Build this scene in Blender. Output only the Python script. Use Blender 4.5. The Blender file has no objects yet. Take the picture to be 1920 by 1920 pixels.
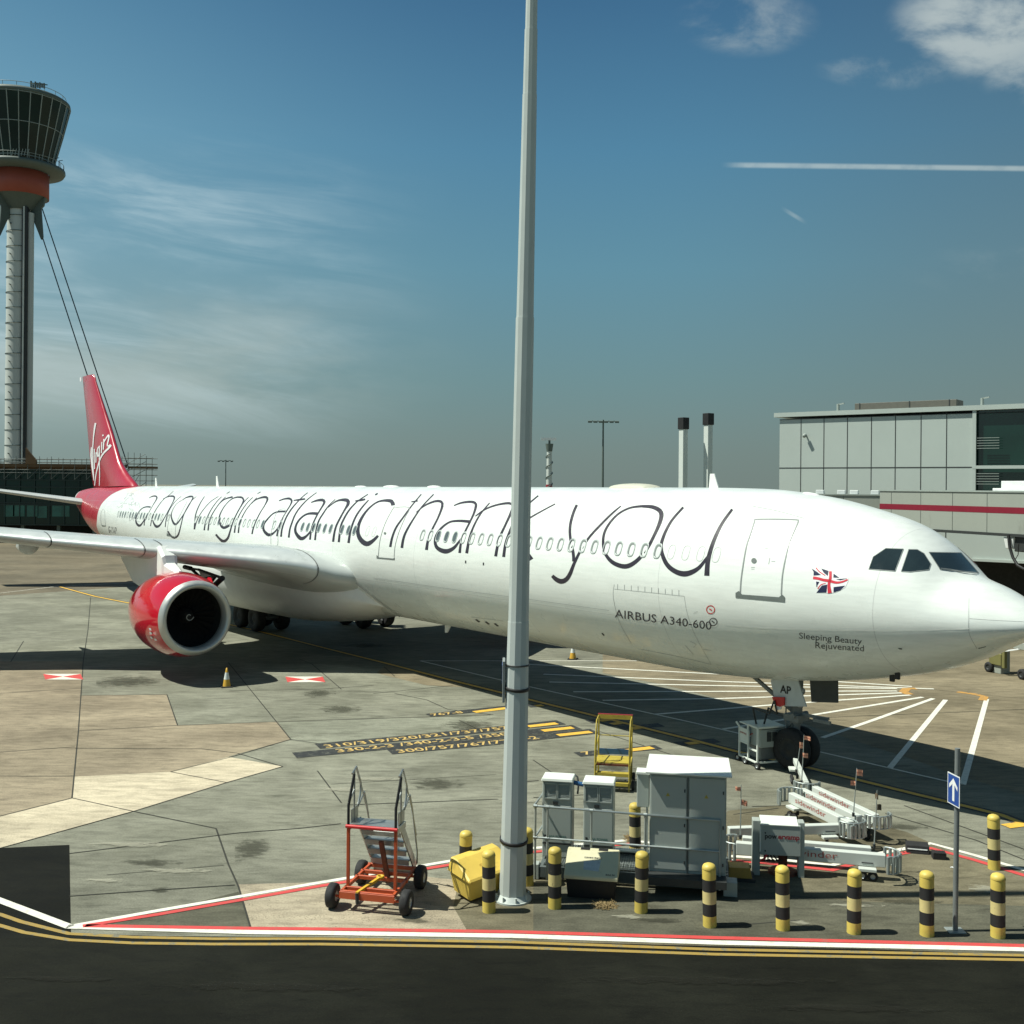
import bpy, bmesh, math, random
from mathutils import Vector, Matrix
from mathutils.bvhtree import BVHTree
R = math.radians
random.seed(7)
sc = bpy.context.scene
COL = sc.collection
# ------------------------------------------------------------------ camera
FPX, CX, CY, ROLL, CAMZ = 1991.0, 960.0, 912.0, R(0.5), 7.8
CAM = Vector((0, 0, CAMZ))
cR = Vector((math.cos(ROLL), 0, math.sin(ROLL))); cU = Vector((-math.sin(ROLL), 0, math.cos(ROLL))); cF = Vector((0, 1, 0))
cd = bpy.data.cameras.new('camera'); cam = bpy.data.objects.new('camera', cd); COL.objects.link(cam)
cd.sensor_width = 36; cd.lens = 36 * FPX / 1920; cd.shift_y = -(960 - CY) / 1920
cd.clip_start = .3; cd.clip_end = 20000
m = Matrix((cR, cU, -cF)).transposed().to_4x4(); m.translation = CAM; cam.matrix_world = m
sc.camera = cam
# ------------------------------------------------------------------ light
SUN_EL, SUN_AZ = R(58), R(-93)          # the sun stands high to the left of the picture
sd = bpy.data.lights.new('sun', 'SUN'); sd.energy = 5.0; sd.angle = R(.5); sd.color = (.985, 1, .895)
so = bpy.data.objects.new('sun', sd); COL.objects.link(so)
tosun = Vector((math.sin(SUN_AZ) * math.cos(SUN_EL), math.cos(SUN_AZ) * math.cos(SUN_EL), math.sin(SUN_EL)))
so.rotation_euler = (-tosun).to_track_quat('-Z', 'Y').to_euler(); so.location = (-60, 0, 90)
sc.view_settings.view_transform = 'Standard'; sc.view_settings.look = 'None'; sc.view_settings.exposure = .32; sc.view_settings.gamma = 1
w = bpy.data.worlds.new('World'); sc.world = w; w.use_nodes = True
nt = w.node_tree; nt.nodes.clear()

class NG:
    """small helper to write node graphs"""
    def __init__(s, nt): s.nt = nt
    def n(s, t, **k):
        nd = s.nt.nodes.new(t)
        for a, b in k.items(): setattr(nd, a, b)
        return nd
    def lk(s, a, b): s.nt.links.new(a, b)
    def put(s, sock, v):
        if hasattr(v, 'is_output'): s.lk(v, sock)
        else: sock.default_value = v
    def m(s, op, a, b=0.0, c=0.0, clamp=False):
        nd = s.n('ShaderNodeMath', operation=op, use_clamp=clamp)
        for i, v in enumerate((a, b, c)):
            s.put(nd.inputs[i], v)
        return nd.outputs[0]
    def mix(s, f, a, b, mode='MIX'):
        nd = s.n('ShaderNodeMix', data_type='RGBA', blend_type=mode)
        s.put(nd.inputs[0], f)
        for i, v in ((6, a), (7, b)):
            if isinstance(v, tuple) and len(v) == 3: v = (*v, 1)
            s.put(nd.inputs[i], v)
        return nd.outputs[2]
    def ramp(s, f, pts, interp='LINEAR'):
        nd = s.n('ShaderNodeValToRGB'); cr = nd.color_ramp; cr.interpolation = interp
        while len(cr.elements) < len(pts): cr.elements.new(.5)
        for e, (p, c) in zip(cr.elements, pts):
            e.position = p; e.color = (*c, 1) if isinstance(c, tuple) else (c, c, c, 1)
        s.put(nd.inputs[0], f); return nd.outputs[0]
    def noise(s, vec, scale, detail=4, rough=.5, dist=0):
        nd = s.n('ShaderNodeTexNoise'); nd.inputs['Scale'].default_value = scale; nd.inputs['Detail'].default_value = detail
        nd.inputs['Roughness'].default_value = rough; nd.inputs['Distortion'].default_value = dist
        if vec is not None: s.lk(vec, nd.inputs['Vector'])
        return nd.outputs[0]
    def mapr(s, v, a, b, c=0, d=1):
        nd = s.n('ShaderNodeMapRange', clamp=True, interpolation_type='SMOOTHSTEP'); s.put(nd.inputs[0], v)
        for i, q in enumerate((a, b, c, d)): nd.inputs[i + 1].default_value = q
        return nd.outputs[0]
    def scale(s, vec, sc_, rot=(0, 0, 0)):
        nd = s.n('ShaderNodeMapping'); nd.inputs['Scale'].default_value = sc_; nd.inputs['Rotation'].default_value = rot
        s.lk(vec, nd.inputs['Vector']); return nd.outputs[0]

g = NG(nt)
tc = g.n('ShaderNodeTexCoord'); sep = g.n('ShaderNodeSeparateXYZ'); g.lk(tc.outputs['Generated'], sep.inputs[0])
X, Y, Z = sep.outputs
sky = g.n('ShaderNodeTexSky', sky_type='NISHITA'); sky.sun_disc = False; sky.sun_elevation = SUN_EL; sky.sun_rotation = SUN_AZ
sky.air_density = 1.2; sky.dust_density = 2.0; sky.altitude = 30
base = g.ramp(Z, [(0, (.178, .235, .218)), (.03, (.168, .238, .228)), (.1, (.140, .255, .275)), (.2, (.108, .262, .345)), (.3, (.074, .220, .345)), (.42, (.040, .135, .255)), (.52, (.030, .095, .17)), (1, (.025, .065, .12))])
# brighter and paler towards the sun's side (left), duller to the right
left = g.mapr(X, .05, -.6)
base = g.mix(g.m('MULTIPLY', left, .7), base, g.ramp(Z, [(0, (.25, .33, .31)), (.12, (.29, .43, .46)), (.3, (.19, .40, .52)), (.42, (.10, .27, .41)), (.55, (.06, .15, .24)), (1, (.04, .09, .16))]))
right = g.mapr(X, .1, .5)
base = g.mix(g.m('MULTIPLY', right, .6), base, g.ramp(Z, [(0, (.165, .205, .18)), (.12, (.13, .185, .185)), (.3, (.075, .15, .20)), (.42, (.055, .11, .17)), (.6, (.04, .09, .16)), (1, (.03, .07, .15))]))
# direction on the picture-plane of the sky: u = x/y, v = z/y
ys = g.m('MAXIMUM', Y, .02); u = g.m('DIVIDE', X, ys); v = g.m('DIVIDE', Z, ys)
cv = g.n('ShaderNodeCombineXYZ'); g.lk(u, cv.inputs[0]); g.lk(v, cv.inputs[1])
cs = g.n('ShaderNodeCombineXYZ'); g.lk(u, cs.inputs[0]); g.lk(g.m('ADD', v, g.m('MULTIPLY', u, .17)), cs.inputs[1])
wis = g.noise(g.scale(cs.outputs[0], (2.6, 17, 1)), 1.6, 9, .62, .6)
wis2 = g.noise(g.scale(cs.outputs[0], (1.5, 5.5, 1)), 2.1, 5, .55, .3)
wm = g.m('MULTIPLY', g.mapr(wis, .36, .74), g.mapr(wis2, .34, .60))
wm = g.m('MULTIPLY', wm, g.mapr(u, -.05, -.33)); wm = g.m('MULTIPLY', wm, g.m('MULTIPLY', g.mapr(v, .36, .22), g.mapr(v, .02, .1)))
base = g.mix(g.m('MULTIPLY', wm, .85), base, (.47, .62, .67))
# low hazy bank on the left
lm = g.m('MULTIPLY', g.mapr(g.noise(g.scale(cv.outputs[0], (1, 3.2, 1)), 2.4, 6, .55), .38, .62), g.m('MULTIPLY', g.mapr(v, .22, .12), g.m('MULTIPLY', g.mapr(v, .03, .10), g.mapr(u, -.02, -.26))))
base = g.mix(g.m('MULTIPLY', lm, .6), base, (.40, .47, .44))
# puffy clouds top right
cl = g.noise(g.scale(cv.outputs[0], (3.4, 5.2, 1)), 2.6, 9, .60, .25)
def ell(px, py, rx, ry, amt):
    a, b = (px - CX) / FPX, (CY - py) / FPX
    dx_ = g.m('DIVIDE', g.m('SUBTRACT', u, a), rx / FPX); dy_ = g.m('DIVIDE', g.m('SUBTRACT', v, b), ry / FPX)
    return g.m('MULTIPLY', g.mapr(g.m('ADD', g.m('MULTIPLY', dx_, dx_), g.m('MULTIPLY', dy_, dy_)), 1.0, .15), amt)
msk = g.m('MAXIMUM', ell(1390, 35, 150, 75, .55), g.m('MAXIMUM', ell(1660, 125, 150, 42, .55), g.m('MAXIMUM', ell(1830, 40, 190, 120, 1.0), g.m('MAXIMUM', ell(1930, 110, 130, 90, .8), ell(1960, 500, 300, 60, .18)))))
cm = g.m('MULTIPLY', g.mapr(g.m('ADD', cl, g.m('MULTIPLY', msk, .12)), .44, .70), msk)
base = g.mix(g.m('MULTIPLY', cm, .95), base, (.44, .51, .51))
# two contrails
def trail(u0, u1, va, vb, wd, soft, amt, base, right_open=False):
    line = g.m('ADD', g.m('MULTIPLY', u, (vb - va) / (u1 - u0)), va - u0 * (vb - va) / (u1 - u0))
    d = g.m('ABSOLUTE', g.m('SUBTRACT', v, line))
    prof = g.mapr(d, wd, wd * .25)
    prof = g.m('MULTIPLY', prof, g.mapr(u, u0, u0 + soft))
    if not right_open: prof = g.m('MULTIPLY', prof, g.mapr(u, u1, u1 - soft))
    prof = g.m('MULTIPLY', prof, g.mapr(g.noise(g.scale(cv.outputs[0], (60, 60, 1)), 1.0, 3), .2, .6, .6, 1))
    return g.mix(g.m('MULTIPLY', prof, amt), base, (.55, .64, .62))
def uv(px, py):
    d = cF + cR * ((px - CX) / FPX) - cU * ((py - CY) / FPX); return d.x / d.y, d.z / d.y
(a0, b0), (a1, b1) = uv(1348, 309), uv(1920, 316)
base = trail(a0, a1, b0, b1, .0036, .03, .55, base, True)
(a0, b0), (a1, b1) = uv(1462, 388), uv(1516, 420)
base = trail(a0, a1, b0, b1, .0032, .018, .38, base)
nis = g.mix(1.0, sky.outputs[0], (.055, .06, .06), 'MULTIPLY')
base = g.mix(.12, base, nis)
bg = g.n('ShaderNodeBackground'); g.lk(base, bg.inputs[0]); bg.inputs[1].default_value = .88
wo = g.n('ShaderNodeOutputWorld'); g.lk(bg.outputs[0], wo.inputs[0])

# ------------------------------------------------------------------ pixel <-> world helpers (1920 px picture)
def ray(px, py): return cF + cR * ((px - CX) / FPX) - cU * ((py - CY) / FPX)
def G(px, py, z=0.0):
    d = ray(px, py); return CAM + d * ((z - CAMZ) / d.z)
def D(px, py, Yd): return CAM + ray(px, py) * Yd
def V(*a): return Vector(a)

# ------------------------------------------------------------------ materials
def mat(name, col, rough=.6, metal=0.0, var=.12, vs=3.0, coat=0.0, spec=.5, bump=0.0, bs=40.0, fn=None, dirt=None, stretch=(1, 1, 1)):
    mt = bpy.data.materials.new(name); mt.use_nodes = True; t = mt.node_tree
    b = t.nodes['Principled BSDF']; g = NG(t)
    tc = g.n('ShaderNodeTexCoord'); vec = g.scale(tc.outputs['Object'], stretch)
    b.inputs['Roughness'].default_value = rough; b.inputs['Metallic'].default_value = metal
    b.inputs['Coat Weight'].default_value = coat; b.inputs['Coat Roughness'].default_value = .08
    b.inputs['Specular IOR Level'].default_value = spec
    n1 = g.noise(vec, vs, 6, .6)
    c = g.mix(1.0, (*col, 1), g.ramp(n1, [(.25, 1 - var), (.75, 1 + var * .6)]), 'MULTIPLY')
    if dirt:
        dc, lo, hi, ds = dirt
        n2 = g.noise(g.scale(tc.outputs['Object'], (1, 1, .35)), ds, 8, .65)
        c = g.mix(g.mapr(n2, lo, hi), c, (*dc, 1))
    if fn: c = fn(g, tc, c, b)
    g.put(b.inputs['Base Color'], c)
    g.put(b.inputs['Roughness'], g.mapr(g.noise(vec, vs * 2.3, 4), .2, .8, max(0, rough - .08), min(1, rough + .08)))
    if bump:
        bn = g.n('ShaderNodeBump'); bn.inputs['Strength'].default_value = bump; bn.inputs['Distance'].default_value = .01
        g.lk(g.noise(tc.outputs['Object'], bs, 5, .6), bn.inputs['Height']); g.lk(bn.outputs[0], b.inputs['Normal'])
    return mt

# ------------------------------------------------------------------ mesh builder
class MB:
    def __init__(s): s.v = []; s.f = []; s.sm = []; s.mi = []; s.cm = 0
    def add(s, vs, fs, smooth=False):
        o = len(s.v); s.v += [Vector(q) for q in vs]
        for f in fs: s.f.append([i + o for i in f]); s.sm.append(smooth); s.mi.append(s.cm)
        return s
    def box(s, c, size, rot=None, taper=1.0):
        c = Vector(c); hx, hy, hz = [q / 2 for q in size]; vs = []
        for z, t in ((-hz, 1), (hz, taper)):
            for x, y in ((-hx, -hy), (hx, -hy), (hx, hy), (-hx, hy)):
                p = Vector((x * t, y * t, z))
                if rot: p = rot @ p
                vs.append(c + p)
        return s.add(vs, [(3, 2, 1, 0), (4, 5, 6, 7), (0, 1, 5, 4), (1, 2, 6, 5), (2, 3, 7, 6), (3, 0, 4, 7)])
    def bar(s, a, b, wd, ht=None, up=(0, 0, 1)):
        a = Vector(a); b = Vector(b); d = b - a; L = d.length; d.normalize(); ht = ht or wd
        up = Vector(up); sd_ = d.cross(up)
        if sd_.length < 1e-4: sd_ = d.cross(Vector((1, 0, 0)))
        sd_.normalize(); u_ = sd_.cross(d); vs = []
        for p in (a, b):
            for x, z in ((-1, -1), (1, -1), (1, 1), (-1, 1)): vs.append(p + sd_ * x * wd / 2 + u_ * z * ht / 2)
        return s.add(vs, [(3, 2, 1, 0), (4, 5, 6, 7), (0, 1, 5, 4), (1, 2, 6, 5), (2, 3, 7, 6), (3, 0, 4, 7)])
    def cyl(s, a, b, r0, r1=None, n=16, cap=True, smooth=True):
        a = Vector(a); b = Vector(b); r1 = r0 if r1 is None else r1; d = (b - a).normalized()
        x = d.orthogonal().normalized() if abs(d.z) < .999 else Vector((1, 0, 0)); y = d.cross(x); vs = []
        for p, r in ((a, r0), (b, r1)):
            for i in range(n):
                t = 2 * math.pi * (i + .5) / n; vs.append(p + x * math.cos(t) * r + y * math.sin(t) * r)
        s.add(vs, [(i, (i + 1) % n, n + (i + 1) % n, n + i) for i in range(n)], smooth)
        if cap: s.add(vs[:n], [tuple(range(n - 1, -1, -1))]); s.add(vs[n:], [tuple(range(n))])
        return s
    def tube(s, pts, r, n=8, cap=True):
        pts = [Vector(p) for p in pts]; rs = r if isinstance(r, (list, tuple)) else [r] * len(pts)
        N_ = None; vs = []
        for i, p in enumerate(pts):
            d = (pts[min(i + 1, len(pts) - 1)] - pts[max(i - 1, 0)]).normalized()
            if N_ is None: N_ = d.orthogonal().normalized()
            N_ = (N_ - d * N_.dot(d)).normalized(); B = d.cross(N_)
            for k in range(n):
                t = 2 * math.pi * k / n; vs.append(p + (N_ * math.cos(t) + B * math.sin(t)) * rs[i])
        fs = [(i * n + k, i * n + (k + 1) % n, (i + 1) * n + (k + 1) % n, (i + 1) * n + k) for i in range(len(pts) - 1) for k in range(n)]
        s.add(vs, fs, True)
        if cap:
            L = (len(pts) - 1) * n; s.add(vs[:n], [tuple(range(n - 1, -1, -1))]); s.add(vs[L:], [tuple(range(n))])
        return s
    def rings(s, rings, smooth=True, closed=True, capa=False, capb=False):
        n = len(rings[0]); vs = [p for r in rings for p in r]; m_ = n if closed else n - 1
        fs = [(i * n + k, i * n + (k + 1) % n, (i + 1) * n + (k + 1) % n, (i + 1) * n + k) for i in range(len(rings) - 1) for k in range(m_)]
        s.add(vs, fs, smooth)
        if capa: s.add(rings[0], [tuple(range(n - 1, -1, -1))])
        if capb: s.add(rings[-1], [tuple(range(n))])
        return s
    def lathe(s, prof, a=(0, 0, 0), ax=(0, 0, 1), n=32, smooth=True):
        a = Vector(a); ax = Vector(ax).normalized(); x = ax.orthogonal().normalized() if abs(ax.z) < .999 else Vector((1, 0, 0)); y = ax.cross(x)
        return s.rings([[a + ax * h + (x * math.cos(2 * math.pi * k / n) + y * math.sin(2 * math.pi * k / n)) * max(r, .0005) for k in range(n)] for h, r in prof], smooth)
    def prism(s, poly, off):
        poly = [Vector(p) for p in poly]; off = Vector(off); n = len(poly)
        s.add(poly + [p + off for p in poly], [tuple(range(n - 1, -1, -1)), tuple(range(n, 2 * n))] + [(i, (i + 1) % n, n + (i + 1) % n, n + i) for i in range(n)])
        return s
    def xf(s, M):
        s.v = [M @ p for p in s.v]; return s
    def build(s, name, mats, parent=None, bevel=0.0, fixn=True):
        me = bpy.data.meshes.new(name); me.from_pydata([tuple(p) for p in s.v], [], s.f)
        for p, a, b in zip(me.polygons, s.sm, s.mi): p.use_smooth = a; p.material_index = b
        if not isinstance(mats, (list, tuple)): mats = [mats]
        for q in mats: me.materials.append(q)
        if bevel or fixn:
            bm = bmesh.new(); bm.from_mesh(me)
            if fixn: bmesh.ops.recalc_face_normals(bm, faces=bm.faces)
            if bevel:
                es = [e for e in bm.edges if len(e.link_faces) == 2 and e.calc_face_angle(0) > .7]
                bmesh.ops.bevel(bm, geom=es, offset=bevel, segments=1, affect='EDGES', clamp_overlap=True)
            bm.to_mesh(me); bm.free()
        o = bpy.data.objects.new(name, me); COL.objects.link(o)
        if parent: o.parent = parent
        return o
def tag(o, label, cat=None, group=None):
    if label: o['label'] = label
    if cat: o['category'] = cat
    if group: o['group'] = group
    return o
def thing(name, label, cat, loc=(0, 0, 0), rz=0.0, group=None):
    o = bpy.data.objects.new(name, None); COL.objects.link(o); o.location = loc; o.rotation_euler = (0, 0, rz); o.empty_display_size = .3
    o.matrix_world = Matrix.Translation(Vector(loc)) @ Matrix.Rotation(rz, 4, 'Z')
    return tag(o, label, cat, group)
def struct(o, label=None):
    o['kind'] = 'structure'
    if label: o['label'] = label
    return o
def loc(o, P): return o.matrix_world.inverted() @ Vector(P)
def LG(o, px, py, z=0.0):
    """point of thing o's own frame seen at a pixel, at height z above the ground"""
    return loc(o, G(px, py, z + o.matrix_world.translation.z))
def dup(o, M=None, label=None, parent=None):
    c = o.copy(); COL.objects.link(c)
    if parent: c.parent = parent
    for ch in o.children: dup(ch, parent=c)
    if label: c['label'] = label
    return c
def textmesh(txt, size=1.0, font_shear=0.0, spacing=1.0, bold=0.0):
    cu = bpy.data.curves.new('t', 'FONT'); cu.body = txt; cu.size = size; cu.shear = font_shear; cu.space_character = spacing; cu.offset = bold
    cu.resolution_u = 3
    ob = bpy.data.objects.new('t', cu); COL.objects.link(ob)
    dg = bpy.context.evaluated_depsgraph_get(); me = ob.evaluated_get(dg).to_mesh()
    vs = [v.co.copy() for v in me.vertices]; fs = [tuple(p.vertices) for p in me.polygons]
    ob.evaluated_get(dg).to_mesh_clear(); bpy.data.objects.remove(ob); bpy.data.curves.remove(cu)
    return vs, fs
def text_on(mb, txt, o, ex, ey, W=None, H=None, bold=0.0, shear=0.0, align='L', spacing=1.0, eps=None):
    """write txt from origin o along ex, up ey; fitted to width W, cap height H"""
    vs, fs = textmesh(txt, 1.0, shear, spacing, bold)
    x0 = min(v.x for v in vs); x1 = max(v.x for v in vs)
    sx = W / (x1 - x0); sy = H / .70
    ex = Vector(ex).normalized(); ey = Vector(ey).normalized()
    mb.add([Vector(o) + ex * (v.x - x0) * sx + ey * v.y * sy for v in vs], fs)
def catmull(P, step):
    out = []
    n = len(P)
    for i in range(n - 1):
        p0, p1, p2, p3 = P[max(i - 1, 0)], P[i], P[i + 1], P[min(i + 2, n - 1)]
        L = math.dist(p1[:2], p2[:2]); k = max(2, int(L / step))
        for j in range(k):
            t = j / k
            out.append(tuple(.5 * ((2 * b) + (-a + c) * t + (2 * a - 5 * b + 4 * c - d) * t * t + (-a + 3 * b - 3 * c + d) * t ** 3) for a, b, c, d in zip(p0, p1, p2, p3)))
    out.append(tuple(P[-1])); return out
# ------------------------------------------------------------------ shared materials
def air_grad(g, tc, c, b):
    sp = g.n('ShaderNodeSeparateXYZ'); g.lk(tc.outputs['Object'], sp.inputs[0]); s, y, z = sp.outputs
    f = g.ramp(g.m('DIVIDE', g.m('SUBTRACT', z, 3), 5.0), [(0, .62), (.41, .55), (.49, .517), (.58, .506), (.72, .49), (.85, .452), (.93, .41), (.97, .30)])
    th = g.m('ADD', 55.0, g.m('MULTIPLY', f, 18.0))
    red = g.m('MULTIPLY', g.mapr(g.m('SUBTRACT', s, th), -.03, .03), g.mapr(s, 74.85, 74.78))
    c = g.mix(red, c, (.42, .022, .04, 1))
    # faint service grime low on the belly
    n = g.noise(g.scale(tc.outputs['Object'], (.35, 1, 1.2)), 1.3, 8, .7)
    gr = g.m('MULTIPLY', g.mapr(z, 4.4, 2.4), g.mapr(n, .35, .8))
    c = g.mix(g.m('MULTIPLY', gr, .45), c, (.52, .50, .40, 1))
    for zz in (6.82, 4.05):
        lz = g.m('MULTIPLY', g.mapr(g.m('ABSOLUTE', g.m('SUBTRACT', z, zz)), .014, .004), g.mapr(s, 9, 10)); c = g.mix(g.m('MULTIPLY', lz, .35), c, (.3, .3, .3, 1))
    rv = g.noise(g.scale(tc.outputs['Object'], (.5, 1, 5)), 2.2, 6, .6); c = g.mix(1.0, c, g.ramp(rv, [(.3, .93), (.6, 1.02)]), 'MULTIPLY')
    # skin laps
    fr = g.m('ABSOLUTE', g.m('SUBTRACT', g.m('FRACT', g.m('DIVIDE', s, 6.4)), .5))
    lap = g.m('MULTIPLY', g.mapr(fr, .0022, .0008), g.mapr(z, 8, 6))
    c = g.mix(g.m('MULTIPLY', lap, .42), c, (.3, .3, .3, 1))
    return c
M = {}
M['skin'] = mat('fuselage_paint', (.73, .76, .715), .30, var=.03, vs=.6, coat=.25, fn=air_grad)
M['white'] = mat('white_paint', (.78, .79, .75), .38, var=.06, vs=2)
M['wing'] = mat('wing_grey_paint', (.46, .49, .47), .35, var=.06, vs=.8, coat=.2, dirt=((.25, .25, .22), .55, .9, .8))
M['slat'] = mat('slat_metal', (.60, .63, .61), .34, metal=.25, var=.05, vs=1)
M['red'] = mat('red_cowl_paint', (.50, .008, .022), .12, var=.04, vs=.8, coat=.9)
M['finred'] = mat('fin_red_paint', (.43, .024, .042), .3, var=.05, vs=.5, coat=.5)
M['lip'] = mat('intake_lip_metal', (.50, .51, .48), .42, metal=.5, var=.05)
M['black'] = mat('matt_black', (.012, .012, .012), .6)
M['ink'] = mat('purple_black_vinyl', (.028, .022, .032), .4, var=.1)
M['inkg'] = mat('dark_grey_print', (.05, .05, .05), .5)
M['glass'] = mat('dark_glass', (.02, .032, .035), .06, var=.3, vs=1, spec=.9)
M['pane'] = mat('window_pane', (.10, .12, .12), .15, var=.3, vs=1, spec=.8)
M['recess_shadow'] = mat('window_recess_shadow', (.17, .19, .18), .5)  # dark tone painted as the shadow inside the window opening
M['shade'] = mat('window_blind', (.66, .70, .66), .5)
M['wframe'] = mat('window_surround', (.42, .46, .44), .4)
M['dgrey'] = mat('door_edge_grey', (.24, .26, .25), .5)
M['sill'] = mat('sill_plate_grey', (.13, .15, .14), .5)
M['rubber'] = mat('tyre_rubber', (.018, .018, .018), .8, var=.3, vs=6, bump=.2)
M['hub'] = mat('wheel_hub_metal', (.4, .42, .42), .4, metal=.6)
M['gear'] = mat('gear_grey_paint', (.17, .185, .18), .45, var=.2, vs=3)
M['line'] = mat('panel_line', (.34, .36, .35), .5)
M['wred'] = mat('signal_red', (.55, .02, .02), .4)
M['flagblue'] = mat('flag_blue', (.01, .014, .05), .4)
M['flagred'] = mat('flag_red', (.6, .03, .05), .4)
M['flagwhite'] = mat('flag_white', (.8, .8, .8), .4)

# ------------------------------------------------------------------ airliner
A_ = Vector((-.771, 1, -.771 * math.sin(ROLL) + .0013)).normalized(); S_ = Vector((-1, -.771, 0)).normalized(); N_ = A_.cross(S_)
AO = Vector((11.96, 24.3, 0)) - .45 * Vector((A_.x, A_.y, 0))
plane = bpy.data.objects.new('airliner', None); COL.objects.link(plane)
mm = Matrix((A_, S_, N_)).transposed().to_4x4(); mm.translation = AO; plane.matrix_world = mm
tag(plane, 'large white and red four engined airliner with dark lettering along its side', 'airliner')
AI = mm.inverted(); camL = AI @ CAM
def AL(px, py, y=0.0):
    d = AI.to_3x3() @ ray(px, py); t = (y - camL.y) / d.y; return camL + d * t
def pchip(xs, ys, t):
    n = len(xs); h = [xs[i + 1] - xs[i] for i in range(n - 1)]; d = [(ys[i + 1] - ys[i]) / h[i] for i in range(n - 1)]; m_ = [0.0] * n
    for i in range(1, n - 1):
        if d[i - 1] * d[i] > 0:
            w1 = 2 * h[i] + h[i - 1]; w2 = h[i] + 2 * h[i - 1]; m_[i] = (w1 + w2) / (w1 / d[i - 1] + w2 / d[i])
    m_[0] = d[0]; m_[-1] = d[-1]
    i = 0
    while i < n - 2 and t > xs[i + 1]: i += 1
    u_ = (t - xs[i]) / h[i]
    return (2 * u_ ** 3 - 3 * u_ * u_ + 1) * ys[i] + (u_ ** 3 - 2 * u_ * u_ + u_) * h[i] * m_[i] + (-2 * u_ ** 3 + 3 * u_ * u_) * ys[i + 1] + (u_ ** 3 - u_ * u_) * h[i] * m_[i + 1]
q = math.sqrt
def QQ(l): return [q(a) for a in l]
TK = (QQ([0, .25, .7, 1.3, 2., 2.6, 3.4, 4.6, 6.2, 8.2, 10.5, 40, 62.7, 68.6, 71.5, 74.7, 75.8, 76.3]), [4.732, 5.013, 5.272, 5.563, 5.815, 6.415, 6.944, 7.316, 7.646, 7.83, 7.86, 7.86, 7.86, 7.80, 7.74, 7.55, 7.38, 7.05])
BK = (QQ([0, .25, .8, 1.6, 2.6, 4, 6, 8.5, 11, 46, 50, 57, 63, 69, 73, 75.4, 76.3]), [4.732, 4.5, 4.237, 3.799, 3.396, 3.025, 2.654, 2.403, 2.3, 2.3, 2.42, 2.85, 3.4, 4.15, 5.3, 6.2, 6.75])
WK = (QQ([0, .25, .8, 1.5, 2.3, 3.2, 4.5, 6.2, 8.2, 10, 47, 55, 62, 69, 73, 75.4, 76.3]), [0, .62, 1.1, 1.5, 1.85, 2.13, 2.42, 2.66, 2.79, 2.82, 2.82, 2.72, 2.35, 1.6, 1.0, .6, .25])
def sect(s):
    r_ = q(max(s, 0)); t = pchip(*TK, r_); b_ = pchip(*BK, r_); w_ = max(pchip(*WK, r_), .004)
    return t, b_, w_
CK = ([0, .7, 1.3, 2, 3, 5, 8, 12, 46, 50, 57, 63, 69, 73, 75.4, 76.3], [4.732, 4.70, 4.70, 4.74, 4.83, 4.97, 5.06, 5.08, 5.08, 5.14, 5.36, 5.62, 5.96, 6.5, 6.83, 6.9])
def zmid(s): return pchip(*CK, s)
def fpt(s, ph, off=0.0):
    t, b_, w_ = sect(s); c_ = zmid(s); h_ = t - c_ if math.sin(ph) >= 0 else c_ - b_
    return Vector((s, math.cos(ph) * (w_ + off), c_ + math.sin(ph) * (h_ + off)))
sts = [(i / 60 * q(10.5)) ** 2 for i in range(61)] + [10.5 + (76.3 - 10.5) * i / 110 for i in range(1, 111)]
rings = [[fpt(s, 2 * math.pi * k / 96) for k in range(96)] for s in sts]
fb = MB().rings(rings, capa=False, capb=True)
fus = fb.build('fuselage', M['skin'], plane)
bvh = BVHTree.FromPolygons([v.co for v in fus.data.vertices], [tuple(p.vertices) for p in fus.data.polygons])
def hit(px, py, off=.006):
    d = (AI.to_3x3() @ ray(px, py)).normalized(); P, n_, i, ds = bvh.ray_cast(camL, d)
    if P is None: return None
    if n_.dot(d) > 0: n_ = -n_
    return P + n_ * off
WM = 1.0
def ribbon(mb, panel, pts, step=3.0, off=.006, close=False):
    """a painted stroke: centre line and width measured on the picture, laid on the curved skin"""
    ox, oy, k = panel
    P = catmull([(ox + a / k, oy + b / k, c / k * WM) for a, b, c in pts], step)
    rows = []
    for i, (x, y, w_) in enumerate(P):
        x0, y0, _ = P[max(i - 1, 0)]; x1, y1, _ = P[min(i + 1, len(P) - 1)]
        dx, dy = x1 - x0, y1 - y0; L = math.hypot(dx, dy) or 1; nx, ny = -dy / L * w_ / 2, dx / L * w_ / 2
        r = [hit(x + nx, y + ny, off), hit(x, y, off), hit(x - nx, y - ny, off)]
        if None in r:
            if len(rows) > 1: mb.rings(rows, False, False)
            rows = []
        else: rows.append(r)
    if len(rows) > 1: mb.rings(rows, False, False)
from mathutils.geometry import delaunay_2d_cdt
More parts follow.
